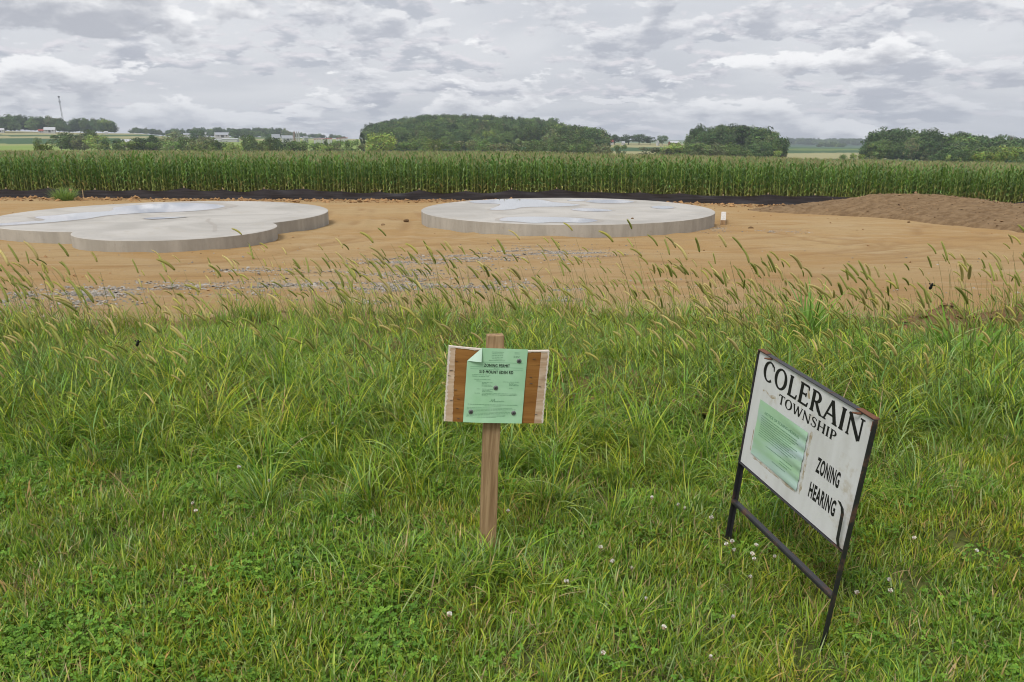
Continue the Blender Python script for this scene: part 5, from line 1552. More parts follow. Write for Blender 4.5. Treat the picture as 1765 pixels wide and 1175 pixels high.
# single weeds that stand out
def plant_from(name, label, cat, loc, mb, part='foliage', mat='weed', group=None):
    r0 = thing(name, label, cat, loc, group=group)
    o = mb.obj(part, M[mat], r0, smooth=True, color=True); return r0
def grass_clump(seed, n, l0, l1, w0, w1, spread, cols, lean=(0.05, 0.6), curl=(0.3, 1.6), wind=0.05):
    r = random.Random(seed); mb = MB()
    for _ in range(n):
        a = r.uniform(0, 6.28); d = spread * math.sqrt(r.random())
        blade(mb, (d * math.cos(a), d * math.sin(a), 0), a + r.uniform(-.8, .8), r.uniform(l0, l1), r.uniform(w0, w1), r.uniform(*lean), r.uniform(*curl), jitter(r, r.choice(cols)), 7, wind=wind)
    return mb
for px_c, py_c, nb_, l0_, l1_, sp_, sd_, lab_ in (
        (1388, 605, 80, 0.35, 0.72, 0.10, 3, 'tall clump of broad bright green grass blades straight behind the township sign'),
        (1665, 640, 130, 0.30, 0.62, 0.24, 4, 'lush spreading clump of broad green grass at the right edge of the rank growth'),
        (1520, 650, 70, 0.25, 0.50, 0.14, 5, 'low clump of broad green grass between the township sign and the lush right-hand clump')):
    p = gp(px_c, py_c)
    plant_from('broad_grass', lab_, 'grass clump', (p[0], p[1], float(lawn_z(p[0], p[1]))), grass_clump(sd_, nb_, l0_, l1_, 0.012, 0.024, sp_, ((0.16, 0.33, 0.035), (0.20, 0.38, 0.045), (0.24, 0.38, 0.10)), (0.02, 0.5), (0.3, 2.0), 0.12))
p = gp(112, 346)
r0 = thing('weed_clump', 'bushy bright green weed clump on the clay in front of the silt fence', 'weed', (p[0], p[1], float(near_z(p[0], p[1]))))
mb = grass_clump(8, 620, 0.4, 1.0, 0.012, 0.024, 0.40, ((0.26, 0.40, 0.09), (0.32, 0.46, 0.12), (0.20, 0.33, 0.08)), (0.1, 0.95), (0.1, 0.8), 0.0)
mb.obj('foliage', M['weed'], r0, smooth=True, color=True)
# pigweed spike right of the permit board
p = gp(973, 745); mb = MB(); r = random.Random(5)
ms = MB(); ms.tube([(0, 0, 0), (0.01, 0, 0.22), (0.0, 0, 0.36)], [0.004, 0.0035, 0.002], 5, (0.16, 0.22, 0.06))
r0 = thing('pigweed', 'upright green pigweed with a knobbly flower spike right of the plywood board', 'weed', (p[0], p[1], float(lawn_z(p[0], p[1]))))
ms.obj('stem', M['weed'], r0, color=True)
for k in range(260):
    z = r.uniform(0.20, 0.375); w = 0.011 * (1 - (z - 0.20) / 0.19) + 0.004; a = r.uniform(0, 6.28)
    d = Vector((math.cos(a), math.sin(a), r.uniform(-.2, .8))).normalized(); c0 = Vector((0.006, 0, z)) + d * w
    s = d.orthogonal().normalized() * 0.0042; t = d.cross(s).normalized() * 0.0042
    mb.add([c0 - s, c0 - t, c0 + s, c0 + t + d * 0.003], [(0, 1, 2, 3)], jitter(r, (0.22, 0.28, 0.075), 0.2))
mb.obj('flower_spike', M['weed'], r0, color=True)
for k in range(7):
    lm = MB(); blade(lm, (0.005, 0, 0.05 + 0.03 * k), k * 2.4, 0.09, 0.034, 0.7, 0.9, jitter(r, (0.15, 0.25, 0.06), 0.15), 6)
    lm.obj('leaf', M['weed'], r0, smooth=True, color=True)
# small weeds sprouting by the fence
for i, (a_, b_, lab) in enumerate(((575, 341, 'low strip of green weeds at the silt fence left of the round pad'), (612, 338, 'thin green weeds at the silt fence straight above the gap between the pads'))):
    p = gp(a_, b_); mb = MB(); r = random.Random(i)
    for _ in range(240):
        x = r.gauss(0, 0.55); y = r.gauss(0, 0.12)
        blade(mb, (x, y, 0), r.uniform(0, 6.28), r.uniform(0.06, 0.2), 0.016, r.uniform(0.2, 0.9), r.uniform(0, 0.8), jitter(r, (0.14, 0.20, 0.05)), 4)
    plant_from('weed_strip', lab, 'weed', (p[0], p[1], float(near_z(p[0], p[1])) + 0.05), mb)
# two insects on the wing
def insect(px, py, D, lab, rz):
    p = at_depth(px, py, D)
    r0 = thing('flying_insect', lab, 'insect', tuple(p), (0.4, 0.3, rz))
    for nm, cz, rx, rz_ in (('abdomen', -0.006, 0.0050, 0.008), ('thorax', 0.004, 0.0046, 0.0052), ('head', 0.0105, 0.003, 0.003)):
        me = lump_mesh(nm, 1.0, 3, 1.0); me.materials.append(M['insect'])
        o = link(nm, me, None, r0); o.location = (0, 0, cz); o.scale = (rx, rx, rz_)
    for s in (-1, 1):
        mb = MB(); mb.add([(0.003 * s, 0.003, 0.005), (0.008 * s, 0.005, 0.008), (0.010 * s, 0.006, 0.004), (0.008 * s, 0.005, 0.0)], [(0, 1, 2, 3)], (0.05, 0.05, 0.05))
        mb.obj('wing', M['insect'], r0)
insect(237, 591, 2.6, 'small black flying insect over the tall grass at the left', 0.5)
insect(1605, 493, 2.6, 'small black flying insect in front of the clay at the right', -0.6)

# =================================================================== CORN
def corn_parts(seed):
    r = random.Random(seed); H = r.uniform(2.25, 2.5)
    st = MB(); P = [(0.03 * math.sin(i * 0.5 + seed), 0.02 * math.cos(i * 0.7), H * i / 7) for i in range(8)]
    sc = jitter(r, (0.42, 0.46, 0.14), 0.12)
    st.tube(P, [0.022, 0.021, 0.020, 0.018, 0.016, 0.013, 0.009, 0.005], 5, sc, cap=False)
    lv = MB(); a0 = r.uniform(0, 6.28)
    nL = 13
    for k in range(nL):
        z = 0.22 + (H - 0.38) * k / (nL - 1)
        f_ = k / (nL - 1)
        c = jitter(r, (0.15, 0.265, 0.055) if f_ > 0.3 else r.choice(((0.22, 0.30, 0.075), (0.36, 0.34, 0.12))), 0.18)
        L_ = r.uniform(0.62, 0.90) * (1 - 0.30 * abs(f_ - 0.5)) * (0.75 if f_ > 0.85 else 1)
        blade(lv, (0, 0, z), a0 + k * math.pi + r.uniform(-.55, .55), L_, r.uniform(0.075, 0.11), r.uniform(0.25, 0.65) * (1.0 - 0.4 * f_), r.uniform(1.4, 3.0) * (1.1 - 0.45 * f_), c, 6, tip=tuple(q * 1.15 for q in c), wind=0.0, twist=r.uniform(-.5, .5))
    if r.random() < 0.8:
        e = MB(); z = r.uniform(0.95, 1.2); a = a0 + r.uniform(-.5, .5)
        d = Vector((math.cos(a) * 0.35, math.sin(a) * 0.35, 0.93))
        e.tube([Vector((0, 0, z)) + d * t for t in (0, 0.07, 0.15, 0.21, 0.26)], [0.018, 0.028, 0.027, 0.018, 0.008], 6, (0.40, 0.42, 0.13))
    else: e = None
    tm_ = MB()
    for k in range(7):
        blade(tm_, (0, 0, H - 0.05), k * 0.9 + r.uniform(-.3, .3), r.uniform(0.20, 0.34), 0.016, 0.05 + 0.07 * k, r.uniform(0.1, 0.5), jitter(r, (0.40, 0.35, 0.17), 0.15), 4)
    return st, lv, e, tm_
CORN = [corn_parts(70 + k) for k in range(8)]
corn_me = []; corn_whole = []
for st, lv, e, tm_ in CORN:
    t = []; mb = MB()
    for q, nm in ((st, 'stalk'), (lv, 'leaves'), (e, 'ear'), (tm_, 'tassel')):
        if q is None: continue
        me = q.mesh(nm, True, True); me.materials.append(M['corn']); t.append((nm, me))
        o_ = len(mb.v); mb.v += q.v; mb.f += [tuple(i + o_ for i in f) for f in q.f]; mb.c += q.c
    corn_me.append(t)
    me = mb.mesh('corn', True, True); me.materials.append(M['corn']); corn_whole.append(me)
def corn_y(x): return 47.0 + 0.004 * x
xs = []; x = -34.0
while x < 36: xs.append(x); x += random.uniform(0.14, 0.26)
single = set(int(round(k)) for k in np.linspace(0, len(xs) - 1, min(290, len(xs))))
pts = []; rest = []
for i, x in enumerate(xs):
    y = corn_y(x) + random.uniform(-.06, .06)
    (pts if i in single else rest).append((x, y))
for (x, y) in pts:
    k = random.randrange(8)
    r0 = thing('corn_plant', 'tall green corn plant in the front row behind the black silt fence', 'corn', (x, y, float(near_z(x, y))), (random.uniform(-.04, .04), random.uniform(-.04, .04), random.uniform(0, 6.28)), 'front row of corn', (1, 1, random.uniform(0.84, 1.04)))
    for nm, me in corn_me[k]:
        o = link(nm, me, None, r0)
        if nm == 'leaves': o['kind'] = 'stuff'
RX = [p[0] for p in rest]; RY = [p[1] for p in rest]
for x_ext in np.concatenate([np.arange(-52, -34, 0.2), np.arange(36, 54, 0.2)]): RX.append(x_ext); RY.append(corn_y(x_ext))
row = 1; y = 47.76
while y < 110:
    hw = 0.76 * y + 14; sp = 0.19 if row < 7 else (0.30 if row < 22 else 0.42)
    xx = np.arange(-hw, hw, sp); xx = xx + rng.uniform(-.06, .06, len(xx))
    RX.extend(xx); RY.extend(corn_y(xx) - 47.0 + y + rng.uniform(-.08, .08, len(xx)))
    y += 0.76; row += 1
RX = np.array(RX); RY = np.array(RY); n_ = len(RX)
zs = rng.uniform(0.85, 1.04, n_) * (1 + 0.04 * (fbm(RX * 0.08, RY * 0.08, 3) - 0.5) * 2)
scatter('corn_rows', [source('corn', k, me) for k, me in enumerate(corn_whole)], np.stack([RX, RY, near_z(RX, RY)], -1),
        np.stack([rng.uniform(-.05, .05, n_), rng.uniform(-.05, .05, n_), rng.uniform(0, 6.28, n_)], -1), np.stack([np.ones(n_), np.ones(n_), zs], -1), rng.integers(0, 8, n_),
        'dense field of tasselled green corn stretching back behind the front row', 'corn')

# =================================================================== TREES
def crown(seed, kind='round', tone=(0.055, 0.085, 0.03)):
    """unit tree: 1 m tall, crown built of leaf clumps; returns crown mb, trunk mb"""
    r = random.Random(seed); mb = MB(); tr = MB()
    if kind == 'bush': zc_, rz, rx, nb = 0.50, 0.50, 0.50, 26
    elif kind == 'tall': zc_, rz, rx, nb = 0.57, 0.43, 0.26, 24
    elif kind == 'cone': zc_, rz, rx, nb = 0.52, 0.48, 0.24, 26
    else: zc_, rz, rx, nb = 0.58, 0.42, 0.46, 30
    tr.tube([(0, 0, -0.05), (0.01, 0, 0.25), (0.0, 0.01, 0.55), (0.01, 0, 0.8)], [0.03, 0.024, 0.016, 0.006], 6, (0.1, 0.085, 0.07))
    cen = []
    for _ in range(nb):
        a = r.uniform(0, 6.28); u = r.uniform(-1, 1); q = r.uniform(0.55, 0.88)
        s = math.sqrt(1 - u * u); k = q
        wx = rx
        if kind == 'cone': wx = rx * (1.15 - 0.5 * (u + 1))
        cen.append((wx * s * math.cos(a) * k, wx * s * math.sin(a) * k, zc_ + rz * u * k, r.uniform(0.11, 0.19) * (0.75 if kind in ('cone', 'tall') else 1)))
    for i, c in enumerate(cen):
        if i % 4 == 0: tr.tube([(0, 0, max(0.2, c[2] - 0.25)), (c[0] * .5, c[1] * .5, c[2] - 0.1), (c[0], c[1], c[2])], [0.012, 0.008, 0.003], 4, (0.1, 0.085, 0.07))
        ct = r.uniform(0.78, 1.28)
        for _ in range(62):
            d = Vector((r.gauss(0, 1), r.gauss(0, 1), r.gauss(0, 1))).normalized()
            rad = c[3] * r.uniform(0.55, 1.08)
            p = Vector(c[:3]) + d * rad; p.z = c[2] + d.z * rad * 0.8
            nrm = (d + Vector((r.gauss(0, .45), r.gauss(0, .45), r.gauss(0.2, .45)))).normalized()
            s = nrm.orthogonal().normalized(); t = nrm.cross(s); a = r.uniform(0, 6.28)
            e = r.uniform(0.020, 0.042)
            s2 = (s * math.cos(a) + t * math.sin(a)) * e; t2 = (t * math.cos(a) - s * math.sin(a)) * e * 0.7
            col = tuple(k_ * ct * r.uniform(0.8, 1.2) for k_ in tone)
            mb.add([p - s2, p - t2, p + s2, p + t2], [(0, 1, 2, 3)], col)
    V = np.array(mb.v); lo = np.percentile(V, 1.5, 0); hi = np.percentile(V, 98.5, 0)
    sx = {'round': 1.04, 'bush': 1.12, 'tall': 0.62, 'cone': 0.58}[kind] / max((hi[0] - lo[0] + hi[1] - lo[1]) / 2, 1e-3)
    V[:, 0] *= sx; V[:, 1] *= sx; V[:, 2] = V[:, 2] * (0.985 / hi[2])
    mb.v = [tuple(v) for v in V]
    return mb, tr
TONES = {'dark': (0.085, 0.14, 0.048), 'mid': (0.13, 0.195, 0.055), 'light': (0.21, 0.275, 0.065), 'grey': (0.18, 0.205, 0.09)}
TREES = {}
for kd in ('round', 'bush', 'tall', 'cone'):
    for tn in TONES:
        for v in range(2):
            c_mb, t_mb = crown(hash((kd, v)) % 999 if False else (len(kd) * 100 + ord(kd[0]) + v * 7), kd, TONES[tn])
            a = c_mb.mesh('crown', False, True); a.materials.append(M['tree']); b = t_mb.mesh('trunk', True); b.materials.append(M['bark'])
            TREES[kd, tn, v] = (a, b)
def tree(px, ytop, wpx, D, kind, tone, label, group=None, name='tree'):
    top = at_depth(px, ytop, D); x, y = top[0], top[1]
    zg = float(ground_z(x, y)); h = top[2] - zg
    wd = wpx * D / FPX
    base_w = {'round': 1.04, 'bush': 1.12, 'tall': 0.62, 'cone': 0.58}[kind]
    r0 = thing(name, label, 'tree', (x, y, zg), (0, 0, random.uniform(0, 6.28)), group, (wd / base_w, wd / base_w, h))
    a, b = TREES[kind, tone, random.randrange(2)]
    link('crown', a, None, r0); link('trunk', b, None, r0)
ORD = ('first second third fourth fifth sixth seventh eighth ninth tenth eleventh twelfth thirteenth fourteenth fifteenth sixteenth seventeenth eighteenth nineteenth twentieth twenty-first twenty-second twenty-third twenty-fourth twenty-fifth twenty-sixth twenty-seventh twenty-eighth twenty-ninth thirtieth thirty-first thirty-second thirty-third thirty-fourth thirty-fifth thirty-sixth thirty-seventh').split()
HL = 'leafy green tree in the hedgerow behind the corn, left of the wooded hill'; HG = 'hedgerow trees left of the wooded hill'
FLb = 'low bushy tree at the foot of the wooded hill behind the corn'; FG = 'bushy trees at the foot of the wooded hill'
TREE_LIST = [
    (65, 237.5, 15, 470, 'bush', 'mid', 'lone round bush in the bright field at far left'),
    (73, 247.5, 26, 150, 'round', 'light', 'scrawny sapling poking above the corn at far left'),
    (102, 229, 34, 440, 'round', 'mid', 'dark rounded tree at the left end of the clump in the left fields'),
    (122, 230, 34, 430, 'round', 'mid', 'broad green tree in the middle of the clump in the left fields'),
    (142, 233, 30, 425, 'round', 'grey', 'greyish thin-leaved tree in the clump in the left fields'),
    (153, 224, 28, 450, 'round', 'mid', 'tallest tree at the back of the clump in the left fields'),
    (166, 233, 32, 420, 'round', 'light', 'yellow-green tree at the right end of the clump in the left fields'),
    (193, 239, 34, 380, 'bush', 'dark', 'dark round bush between the tree clump and the white roof'),
    (210, 246, 30, 370, 'bush', 'mid', HL, HG), (238, 238, 30, 385, 'round', 'mid', HL, HG), (252, 240, 34, 375, 'round', 'dark', HL, HG),
    (262, 232.5, 18, 390, 'tall', 'dark', 'dark pointed tree rising above the hedgerow right of the white roof'),
    (279, 236, 40, 430, 'bush', 'grey', HL, HG), (300, 243, 40, 365, 'bush', 'mid', HL, HG), (321, 236, 26, 365, 'round', 'mid', HL, HG),
    (301, 227, 34, 620, 'round', 'grey', 'pale rounded tree behind the hedgerow below the far wooded ridge'),
    (340, 224, 22, 760, 'round', 'dark', HL, HG), (354, 235, 28, 470, 'round', 'grey', HL, HG), (350, 246, 40, 360, 'bush', 'light', HL, HG),
    (404, 223, 18, 900, 'round', 'dark', 'dark round tree standing beside the long grey barn'),
    (381, 243, 30, 370, 'bush', 'mid', HL, HG), (405, 246, 34, 360, 'bush', 'light', HL, HG), (427, 233, 24, 400, 'round', 'mid', HL, HG), (447, 241, 30, 375, 'bush', 'mid', HL, HG),
    (470, 238, 30, 380, 'round', 'mid', HL, HG), (490, 242, 34, 370, 'bush', 'dark', HL, HG), (463, 231, 14, 800, 'round', 'dark', HL, HG), (515, 242, 30, 375, 'bush', 'mid', HL, HG), (535, 246, 30, 365, 'bush', 'mid', HL, HG),
    (560, 241, 18, 385, 'round', 'mid', HL, HG), (584, 242, 26, 380, 'bush', 'mid', HL, HG), (606, 241, 22, 380, 'bush', 'mid', HL, HG),
    (624, 229.5, 8, 450, 'tall', 'dark', 'thin dark sapling beside the left end of the wooded hill'), (560, 250, 30, 360, 'bush', 'light', HL, HG), (630, 248, 26, 360, 'bush', 'grey', HL, HG),
    (225, 243, 30, 372, 'bush', 'light', HL, HG), (268, 244, 34, 368, 'bush', 'mid', HL, HG), (333, 243, 30, 362, 'bush', 'grey', HL, HG), (366, 243, 26, 372, 'bush', 'mid', HL, HG), (436, 246, 34, 362, 'bush', 'mid', HL, HG), (456, 247, 30, 360, 'bush', 'light', HL, HG), (505, 246, 30, 364, 'bush', 'mid', HL, HG), (548, 246, 24, 366, 'bush', 'mid', HL, HG), (574, 248, 30, 362, 'bush', 'grey', HL, HG),
    (656, 230, 48, 350, 'round', 'light', 'large light green tree in front of the left end of the wooded hill'),
    (697, 244, 30, 360, 'bush', 'mid', FLb, FG), (724, 236.5, 36, 380, 'bush', 'mid', FLb, FG), (748, 240, 26, 370, 'round', 'light', FLb, FG), (776, 246, 34, 360, 'bush', 'mid', FLb, FG),
    (802, 242, 34, 370, 'bush', 'grey', FLb, FG), (832, 240, 34, 380, 'round', 'mid', FLb, FG), (862, 247, 36, 360, 'bush', 'grey', FLb, FG), (893, 243, 34, 375, 'bush', 'mid', FLb, FG),
    (921, 241, 36, 380, 'round', 'mid', FLb, FG), (948, 246, 34, 365, 'bush', 'mid', FLb, FG), (982, 245, 38, 370, 'bush', 'mid', FLb, FG), (1012, 240, 30, 380, 'round', 'mid', FLb, FG), (1036, 248, 36, 360, 'bush', 'grey', FLb, FG),
    (1070, 249.5, 20, 420, 'bush', 'mid', 'small round bush in the field right of the wooded hill'),
    (1060, 232, 14, 800, 'cone', 'dark', 'dark pointed tree at the left end of the farm trees right of the wooded hill'),
    (1084, 232.5, 30, 800, 'round', 'dark', 'broad dark tree among the farm trees right of the wooded hill'),
    (1102, 231.5, 26, 800, 'round', 'dark', 'tall dark tree in the middle of the farm trees right of the wooded hill'),
    (1121, 235, 20, 800, 'round', 'dark', 'smaller dark tree left of the small white farmhouse'),
    (1142, 233.5, 18, 780, 'round', 'dark', 'single round dark tree right of the small white farmhouse'),
    (1120, 254, 40, 400, 'bush', 'grey', 'spreading low bush in front of the tan field right of the wooded hill'),
    (1454, 266, 11, 290, 'bush', 'mid', 'small dark bush in the sloping field left of the right-hand wood'),
    (1478, 264.5, 22, 280, 'bush', 'light', 'light green bush in the sloping field left of the right-hand wood'),
    (1505, 270, 20, 290, 'bush', 'grey', 'low greyish bush in the sloping field, nearest the right-hand wood'),
    (1703, 262, 44, 190, 'bush', 'light', 'broad light green bush rising above the corn at far right'),
    (1739, 258, 30, 185, 'bush', 'light', 'taller narrow light green bush above the corn at far right'),
    (1723, 234, 18, 420, 'round', 'mid', 'round tree crown standing above the right end of the right-hand wood')]
for lab, txt in ((HL, '%s tree from the left in the hedgerow left of the wooded hill'), (FLb, '%s low bushy tree from the left at the foot of the wooded hill')):
    same = sorted((t for t in TREE_LIST if t[6] == lab), key=lambda t: t[0])
    for k, t in enumerate(same):
        TREE_LIST[TREE_LIST.index(t)] = t[:6] + (txt % ORD[k],) + t[7:]
for t in TREE_LIST: tree(*t)

def wood_stuff(name, label, parts):
    """parts: (px0, px1, D0, D1, count, h0, h1, tones, width factor)"""
    src_ = []; P = []; R = []; S = []; I = []
    kinds_ = [('round', 'dark', 0), ('round', 'dark', 1), ('round', 'mid', 0), ('round', 'mid', 1), ('tall', 'dark', 0), ('bush', 'mid', 0), ('bush', 'light', 1), ('round', 'grey', 0)]
    for k, kk in enumerate(kinds_):
        c_me, t_me = TREES[kk]
        src_.append(source(name, k, c_me))
    r = np.random.default_rng(len(name) * 13 + 5)
    for (a0, a1, D0, D1, cnt, h0, h1, wts, wf) in parts:
        D = np.sqrt(r.uniform(D0 ** 2, D1 ** 2, cnt)); px = r.uniform(a0, a1, cnt)
        x = (px - 882.5) / FPX * D; y = D
        h = h0 * 0.82 + (h1 * 1.10 - h0 * 0.82) * r.beta(1.6, 1.7, cnt)
        tp = np.minimum(px - a0, a1 - px) / (a1 - a0)
        h = h * (0.55 + 0.45 * sstep(tp, 0.0, 0.10)) if name != 'hill_wood' else h
        w = np.minimum(h, (h0 + h1) / 2) * r.uniform(0.55, 1.05, cnt) * wf
        P.append(np.stack([x, y, ground_z(x, y)], -1)); R.append(np.stack([np.zeros(cnt), np.zeros(cnt), r.uniform(0, 6.28, cnt)], -1))
        S.append(np.stack([w, w, h], -1)); I.append(r.choice(len(kinds_), cnt, p=np.array(wts) / sum(wts)))
    return scatter(name, src_, np.concatenate(P), np.concatenate(R), np.concatenate(S), np.concatenate(I), label, 'wood')
WD = (4, 4, 2, 2, 1, 0.5, 0.2, 0.6); WM = (3, 3, 4, 4, 1, 1, 1, 1); WL = (0.5, 0.5, 2, 2, 0, 4, 2, 3)
wood_stuff('ridge_wood', 'dark wood along the ridge at the far left below the mast', [(-160, 150, 900, 990, 170, 13, 18, WD, 1), (150, 222, 900, 960, 40, 11, 16, WD, 1), (20, 70, 890, 900, 14, 10, 14, WM, 1)])
wood_stuff('distant_wood', 'far wood on the low ridge left of the wooded hill', [(246, 300, 1250, 1400, 40, 7, 10, WD, 1.2), (300, 520, 1250, 1450, 190, 9, 14, WD, 1.1), (520, 605, 1400, 1700, 60, 4, 9, WD, 1.3), (410, 480, 1000, 1200, 40, 8, 11, WD, 1)])
wood_stuff('hill_wood', 'dense dark wood covering the hill in the middle distance', [(642, 704, 690, 860, 70, 13, 16.5, WD, 1), (658, 955, 560, 860, 420, 10, 13.5, WM, 1), (658, 875, 480, 600, 130, 8.5, 12, WM, 1), (945, 1030, 480, 720, 170, 10, 15, WM, 1), (1010, 1036, 470, 520, 20, 10, 14, WD, 1)])
wood_stuff('middle_wood', 'rounded wood right of centre behind the corn', [(1176, 1322, 430, 520, 110, 12, 16, WD, 1), (1215, 1300, 440, 500, 40, 13.5, 17, WM, 1), (1128, 1290, 360, 400, 85, 6, 8.5, WL, 1.25), (1290, 1335, 370, 420, 26, 7, 11, WM, 1.1)])
wood_stuff('right_wood', 'long dark wood at the right edge behind the corn', [(1480, 1660, 400, 470, 130, 12, 16, WD, 1), (1600, 1900, 350, 430, 150, 11, 14.5, WD, 1), (1600, 1760, 300, 340, 50, 7, 10, (1, 1, 2, 2, 0, 2, 1, 5), 1.1), (1472, 1600, 395, 402, 38, 9, 12, WD, 0.9)])
wood_stuff('horizon_wood', 'hazy blue wooded ridge on the horizon at the right', [(1330, 1520, 2300, 2900, 260, 12, 20, WD, 1.8), (1395, 1440, 1600, 1700, 26, 8, 12, WM, 1.3)])

# =================================================================== FAR BUILDINGS
def gable(name, label, px0, px1, ytop, ybot, D, wall, roof, depth=None, turn=0.35, cat='barn', door=True, rooff=0.45, group=None):
    b0 = at_depth((px0 + px1) / 2, ybot, D); W_ = (px1 - px0) * D / FPX / (math.cos(turn) + 0.35 * math.sin(abs(turn))); H_ = (ybot - ytop) * D / FPX
    dp = depth or W_ * 0.55
    zg = b0[2]
    r0 = thing(name, label, cat, (b0[0], b0[1], zg), (0, 0, turn), group)
    he = H_ * (1 - rooff)
    w = W_ / 2; d = dp / 2
    mb = MB()
    mb.add([(-w, -d, -3), (w, -d, -3), (w, d, -3), (-w, d, -3), (-w, -d, he), (w, -d, he), (w, d, he), (-w, d, he), (-w, 0, H_ - 0.12), (w, 0, H_ - 0.12)],
           [(0, 1, 5, 4), (2, 3, 7, 6), (1, 2, 6, 9, 5), (3, 0, 4, 8, 7), (3, 2, 1, 0)])
    mb.obj('wall', M[wall], r0)
    mb = MB(); o_ = min(0.4, W_ * 0.05)
    for s in (-1, 1):
        y1 = s * (d + o_); z1 = he - o_ * (H_ - he) / d
        vs = [(-w - o_, 0, H_), (w + o_, 0, H_), (w + o_, y1, z1), (-w - o_, y1, z1)]
        vs += [(x, y, z - 0.15) for x, y, z in vs]
        mb.add(vs, [(0, 1, 2, 3), (7, 6, 5, 4), (0, 4, 5, 1), (1, 5, 6, 2), (2, 6, 7, 3), (3, 7, 4, 0)])
    mb.obj('roof', M[roof], r0)
    if door:
        mb = MB(); mb.box(-w * 0.2, w * 0.2, -d - 0.06, -d - 0.01, 0, he * 0.75); mb.obj('door', M['dark_opening'], r0)
        for sx in (-0.6, 0.6):
            mb = MB(); mb.box(w * sx - w * 0.08, w * sx + w * 0.08, -d - 0.06, -d - 0.01, he * 0.35, he * 0.75); mb.obj('window', M['dark_opening'], r0)
    return r0
gable('farmhouse', 'white house in front of the ridge wood below the mast', 78, 95, 219.5, 228, 880, 'white_wall', 'pale_roof', cat='house')
gable('shed', 'small white shed left of the white house on the ridge', 67, 75, 222.5, 228, 885, 'white_wall', 'red_roof', cat='shed')
gable('shed', 'pale shed at the far left edge of the picture below the wood', -4, 7, 221, 227.5, 880, 'white_wall', 'pale_roof', cat='shed')
gable('shed', 'tiny pale shed at the right foot of the ridge wood', 180, 186, 226, 230, 880, 'white_wall', 'pale_roof', cat='shed', door=False)
gable('farm_building', 'building with a bright white roof among the hedgerow trees', 210, 227, 240, 246.5, 480, 'cream_wall', 'pale_roof', cat='barn', rooff=0.6)
gable('long_barn', 'long barn with grey roof and white gable below the far ridge', 371, 394, 228.5, 236.5, 950, 'white_wall', 'grey_roof', turn=0.5)
gable('shed', 'little white shed left of the long grey barn', 351, 356, 228.5, 233, 950, 'white_wall', 'pale_roof', cat='shed', door=False)
gable('shed', 'low pale shed left of the far barns under the wooded ridge', 317, 329, 229.5, 234, 950, 'white_wall', 'grey_roof', cat='shed', door=False)
gable('greenhouse', 'short white tunnel at the left end of the low white pair', 369, 382, 239.2, 242.4, 820, 'white_wall', 'pale_roof', turn=0.05, cat='greenhouse', door=False, rooff=0.3)
gable('greenhouse', 'long low white tunnel in the green field left of the silos', 384.5, 410, 238.4, 242, 820, 'white_wall', 'pale_roof', turn=0.05, cat='greenhouse', door=False, rooff=0.3)
gable('barn', 'white barn with grey gable roof, leftmost by the silos', 469, 482, 231.5, 241, 780, 'white_wall', 'grey_roof', turn=0.6, rooff=0.55)
gable('barn', 'wide white barn with grey roof between two barns and the silos', 486, 504, 233.5, 241.5, 770, 'white_wall', 'grey_roof', turn=0.5, rooff=0.55)
gable('shed', 'small white shed right of the silos', 523, 530, 235, 241, 770, 'white_wall', 'grey_roof', turn=1.0, cat='shed', door=False)
def silo(label, px, ytop, ybot, wpx, D, mat):
    p = at_depth(px, ybot, D); R_ = wpx / 2 * D / FPX; H_ = (ybot - ytop) * D / FPX
    r0 = thing('silo', label, 'silo', tuple(p))
    mb = MB(); mb.tube([(0, 0, -2), (0, 0, H_ - R_ * 0.8)], R_, 16); mb.obj('shaft', M[mat], r0, smooth=False)
    mb = MB(); mb.tube([(0, 0, H_ - R_ * 0.8), (0, 0, H_ - R_ * 0.35), (0, 0, H_ - R_ * 0.08), (0, 0, H_)], [R_ * 1.02, R_ * 0.85, R_ * 0.45, R_ * 0.1], 16); mb.obj('dome', M['pale_roof'], r0, smooth=True)
    mb = MB(); mb.box(-R_ * 0.15, R_ * 0.15, -R_ * 1.12, -R_ * 0.98, 0, H_ - R_); mb.obj('chute', M['galvanised'], r0)
silo('brown concrete silo, leftmost of the three silos', 507.5, 226.5, 241, 3.6, 790, 'brown_wall')
silo('slim white silo in the middle of the three silos', 511.8, 227.0, 241, 2.2, 780, 'white_wall')
silo('slim white silo, rightmost of the three silos', 515.6, 227.0, 241, 2.2, 780, 'white_wall')
for k in range(7):
    x0 = 541 + 4.7 * k
    gable('calf_hutch', '%s small white hutch from the left in the left-hand row of hutches' % ORD[k], x0, x0 + 3.4, 239.0 - 0.2 * k, 242.3 - 0.2 * k, 640, 'white_wall', 'red_roof', turn=0.1, cat='hutch', door=False, rooff=0.22, group='left row of white hutches')
for k in range(5):
    x0 = 580 + 4.0 * k
    gable('calf_hutch', '%s small white hutch from the left in the right-hand row of hutches' % ORD[k], x0, x0 + 3.0, 237.7 - 0.2 * k, 240.6 - 0.2 * k, 660, 'white_wall', 'red_roof', turn=0.1, cat='hutch', door=False, rooff=0.22, group='right row of white hutches')
gable('shed', 'tiny white shed at the left end of the far farm trees right of the hill', 1051, 1057, 241, 247.5, 790, 'white_wall', 'red_roof', cat='shed', door=False)
gable('shed', 'tiny white shed under the dark farm trees right of the hill', 1071, 1077, 243.5, 247.5, 790, 'white_wall', 'pale_roof', cat='shed', door=False)
gable('farmhouse', 'small white house between the farm trees right of the wooded hill', 1131, 1136, 242, 249, 770, 'white_wall', 'pale_roof', turn=1.1, cat='house', door=False)
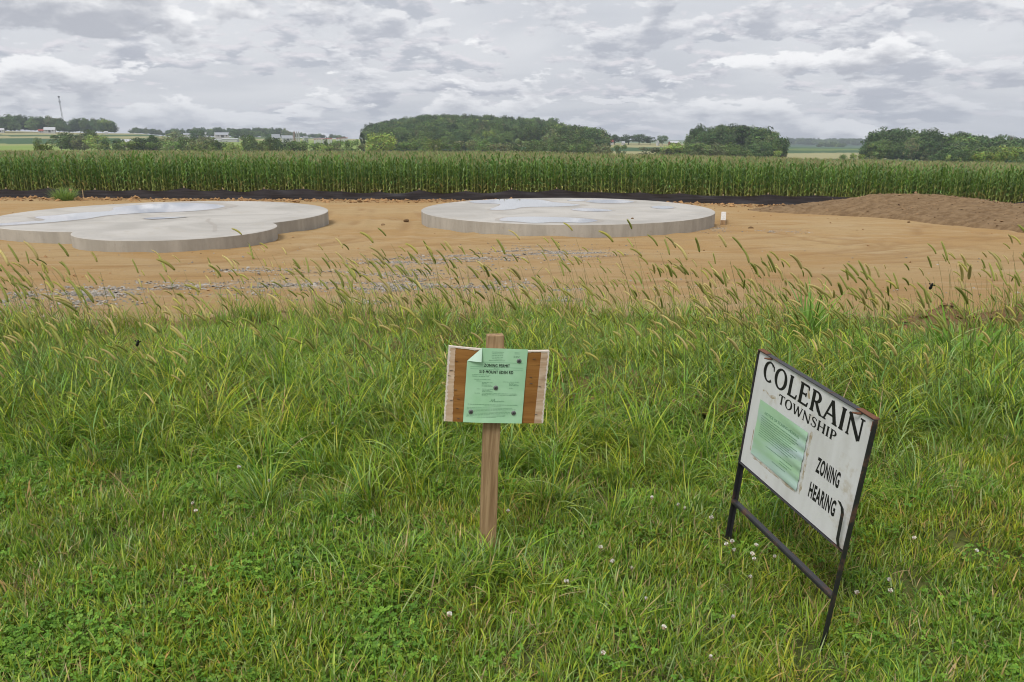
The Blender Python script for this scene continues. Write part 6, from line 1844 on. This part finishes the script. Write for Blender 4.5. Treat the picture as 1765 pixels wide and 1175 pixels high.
gable('barn', 'low barn with white and red roof at the left edge of the middle wood', 1153, 1170, 243, 249, 770, 'red_roof', 'pale_roof', turn=0.3)
gable('barn', 'white gabled barn standing alone right of the middle wood', 1341, 1355, 244.5, 256, 850, 'cream_wall', 'pale_roof', turn=0.7, rooff=0.45)
def mast():
    D = 1400; p = at_depth(111, 222, D); H_ = (222 - 169.5) * D / FPX
    r0 = thing('radio_mast', 'slim grey lattice radio mast rising above the ridge wood at the left', 'radio mast', tuple(p), (0, -0.035, 0.3))
    w0, w1 = 1.5, 0.55
    for k in range(3):
        a = k * 2.094; mb = MB(); mb.tube([(w0 * math.cos(a), w0 * math.sin(a), -2), (w1 * math.cos(a), w1 * math.sin(a), H_)], 0.22, 5); mb.obj('leg', M['galvanised'], r0)
    mb = MB(); n = 22
    for i in range(n):
        for k in range(3):
            a, b = k * 2.094, (k + 1) * 2.094; t0, t1 = i / n, (i + 1) / n
            q0 = w0 + (w1 - w0) * t0; q1 = w0 + (w1 - w0) * t1
            mb.tube([(q0 * math.cos(a), q0 * math.sin(a), H_ * t0), (q1 * math.cos(b), q1 * math.sin(b), H_ * t1)], 0.1, 4)
    o = mb.obj('lattice', M['galvanised'], r0); o['kind'] = 'stuff'
    for z in (H_ - 1.5, H_ * 0.83):
        for k in range(3):
            a = k * 2.094 + 0.5; mb = MB(); mb.box(-0.35, 0.35, -0.25, 0.25, -1.4, 1.4); o = mb.obj('antenna', M['dark_opening'], r0)
            o.location = (1.25 * math.cos(a), 1.25 * math.sin(a), z); o.rotation_euler = (0, 0, a)
mast()

# =================================================================== HAZE
mb = MB(); mb.box(-3500, 3500, -120, 3400, -60, 95)
hzm, nt = new_mat('haze_air')
pv = N(nt, 'ShaderNodeVolumePrincipled', {'Color': (0.80, 0.88, 1.0, 1.0), 'Density': 0.00021, 'Anisotropy': 0.0})
ho = N(nt, 'ShaderNodeOutputMaterial'); nt.links.new(pv.outputs[0], ho.inputs['Volume'])
hz_o = mb.obj('haze', hzm); tag(hz_o, 'thin blue summer haze over the farmland', 'haze', kind='stuff')
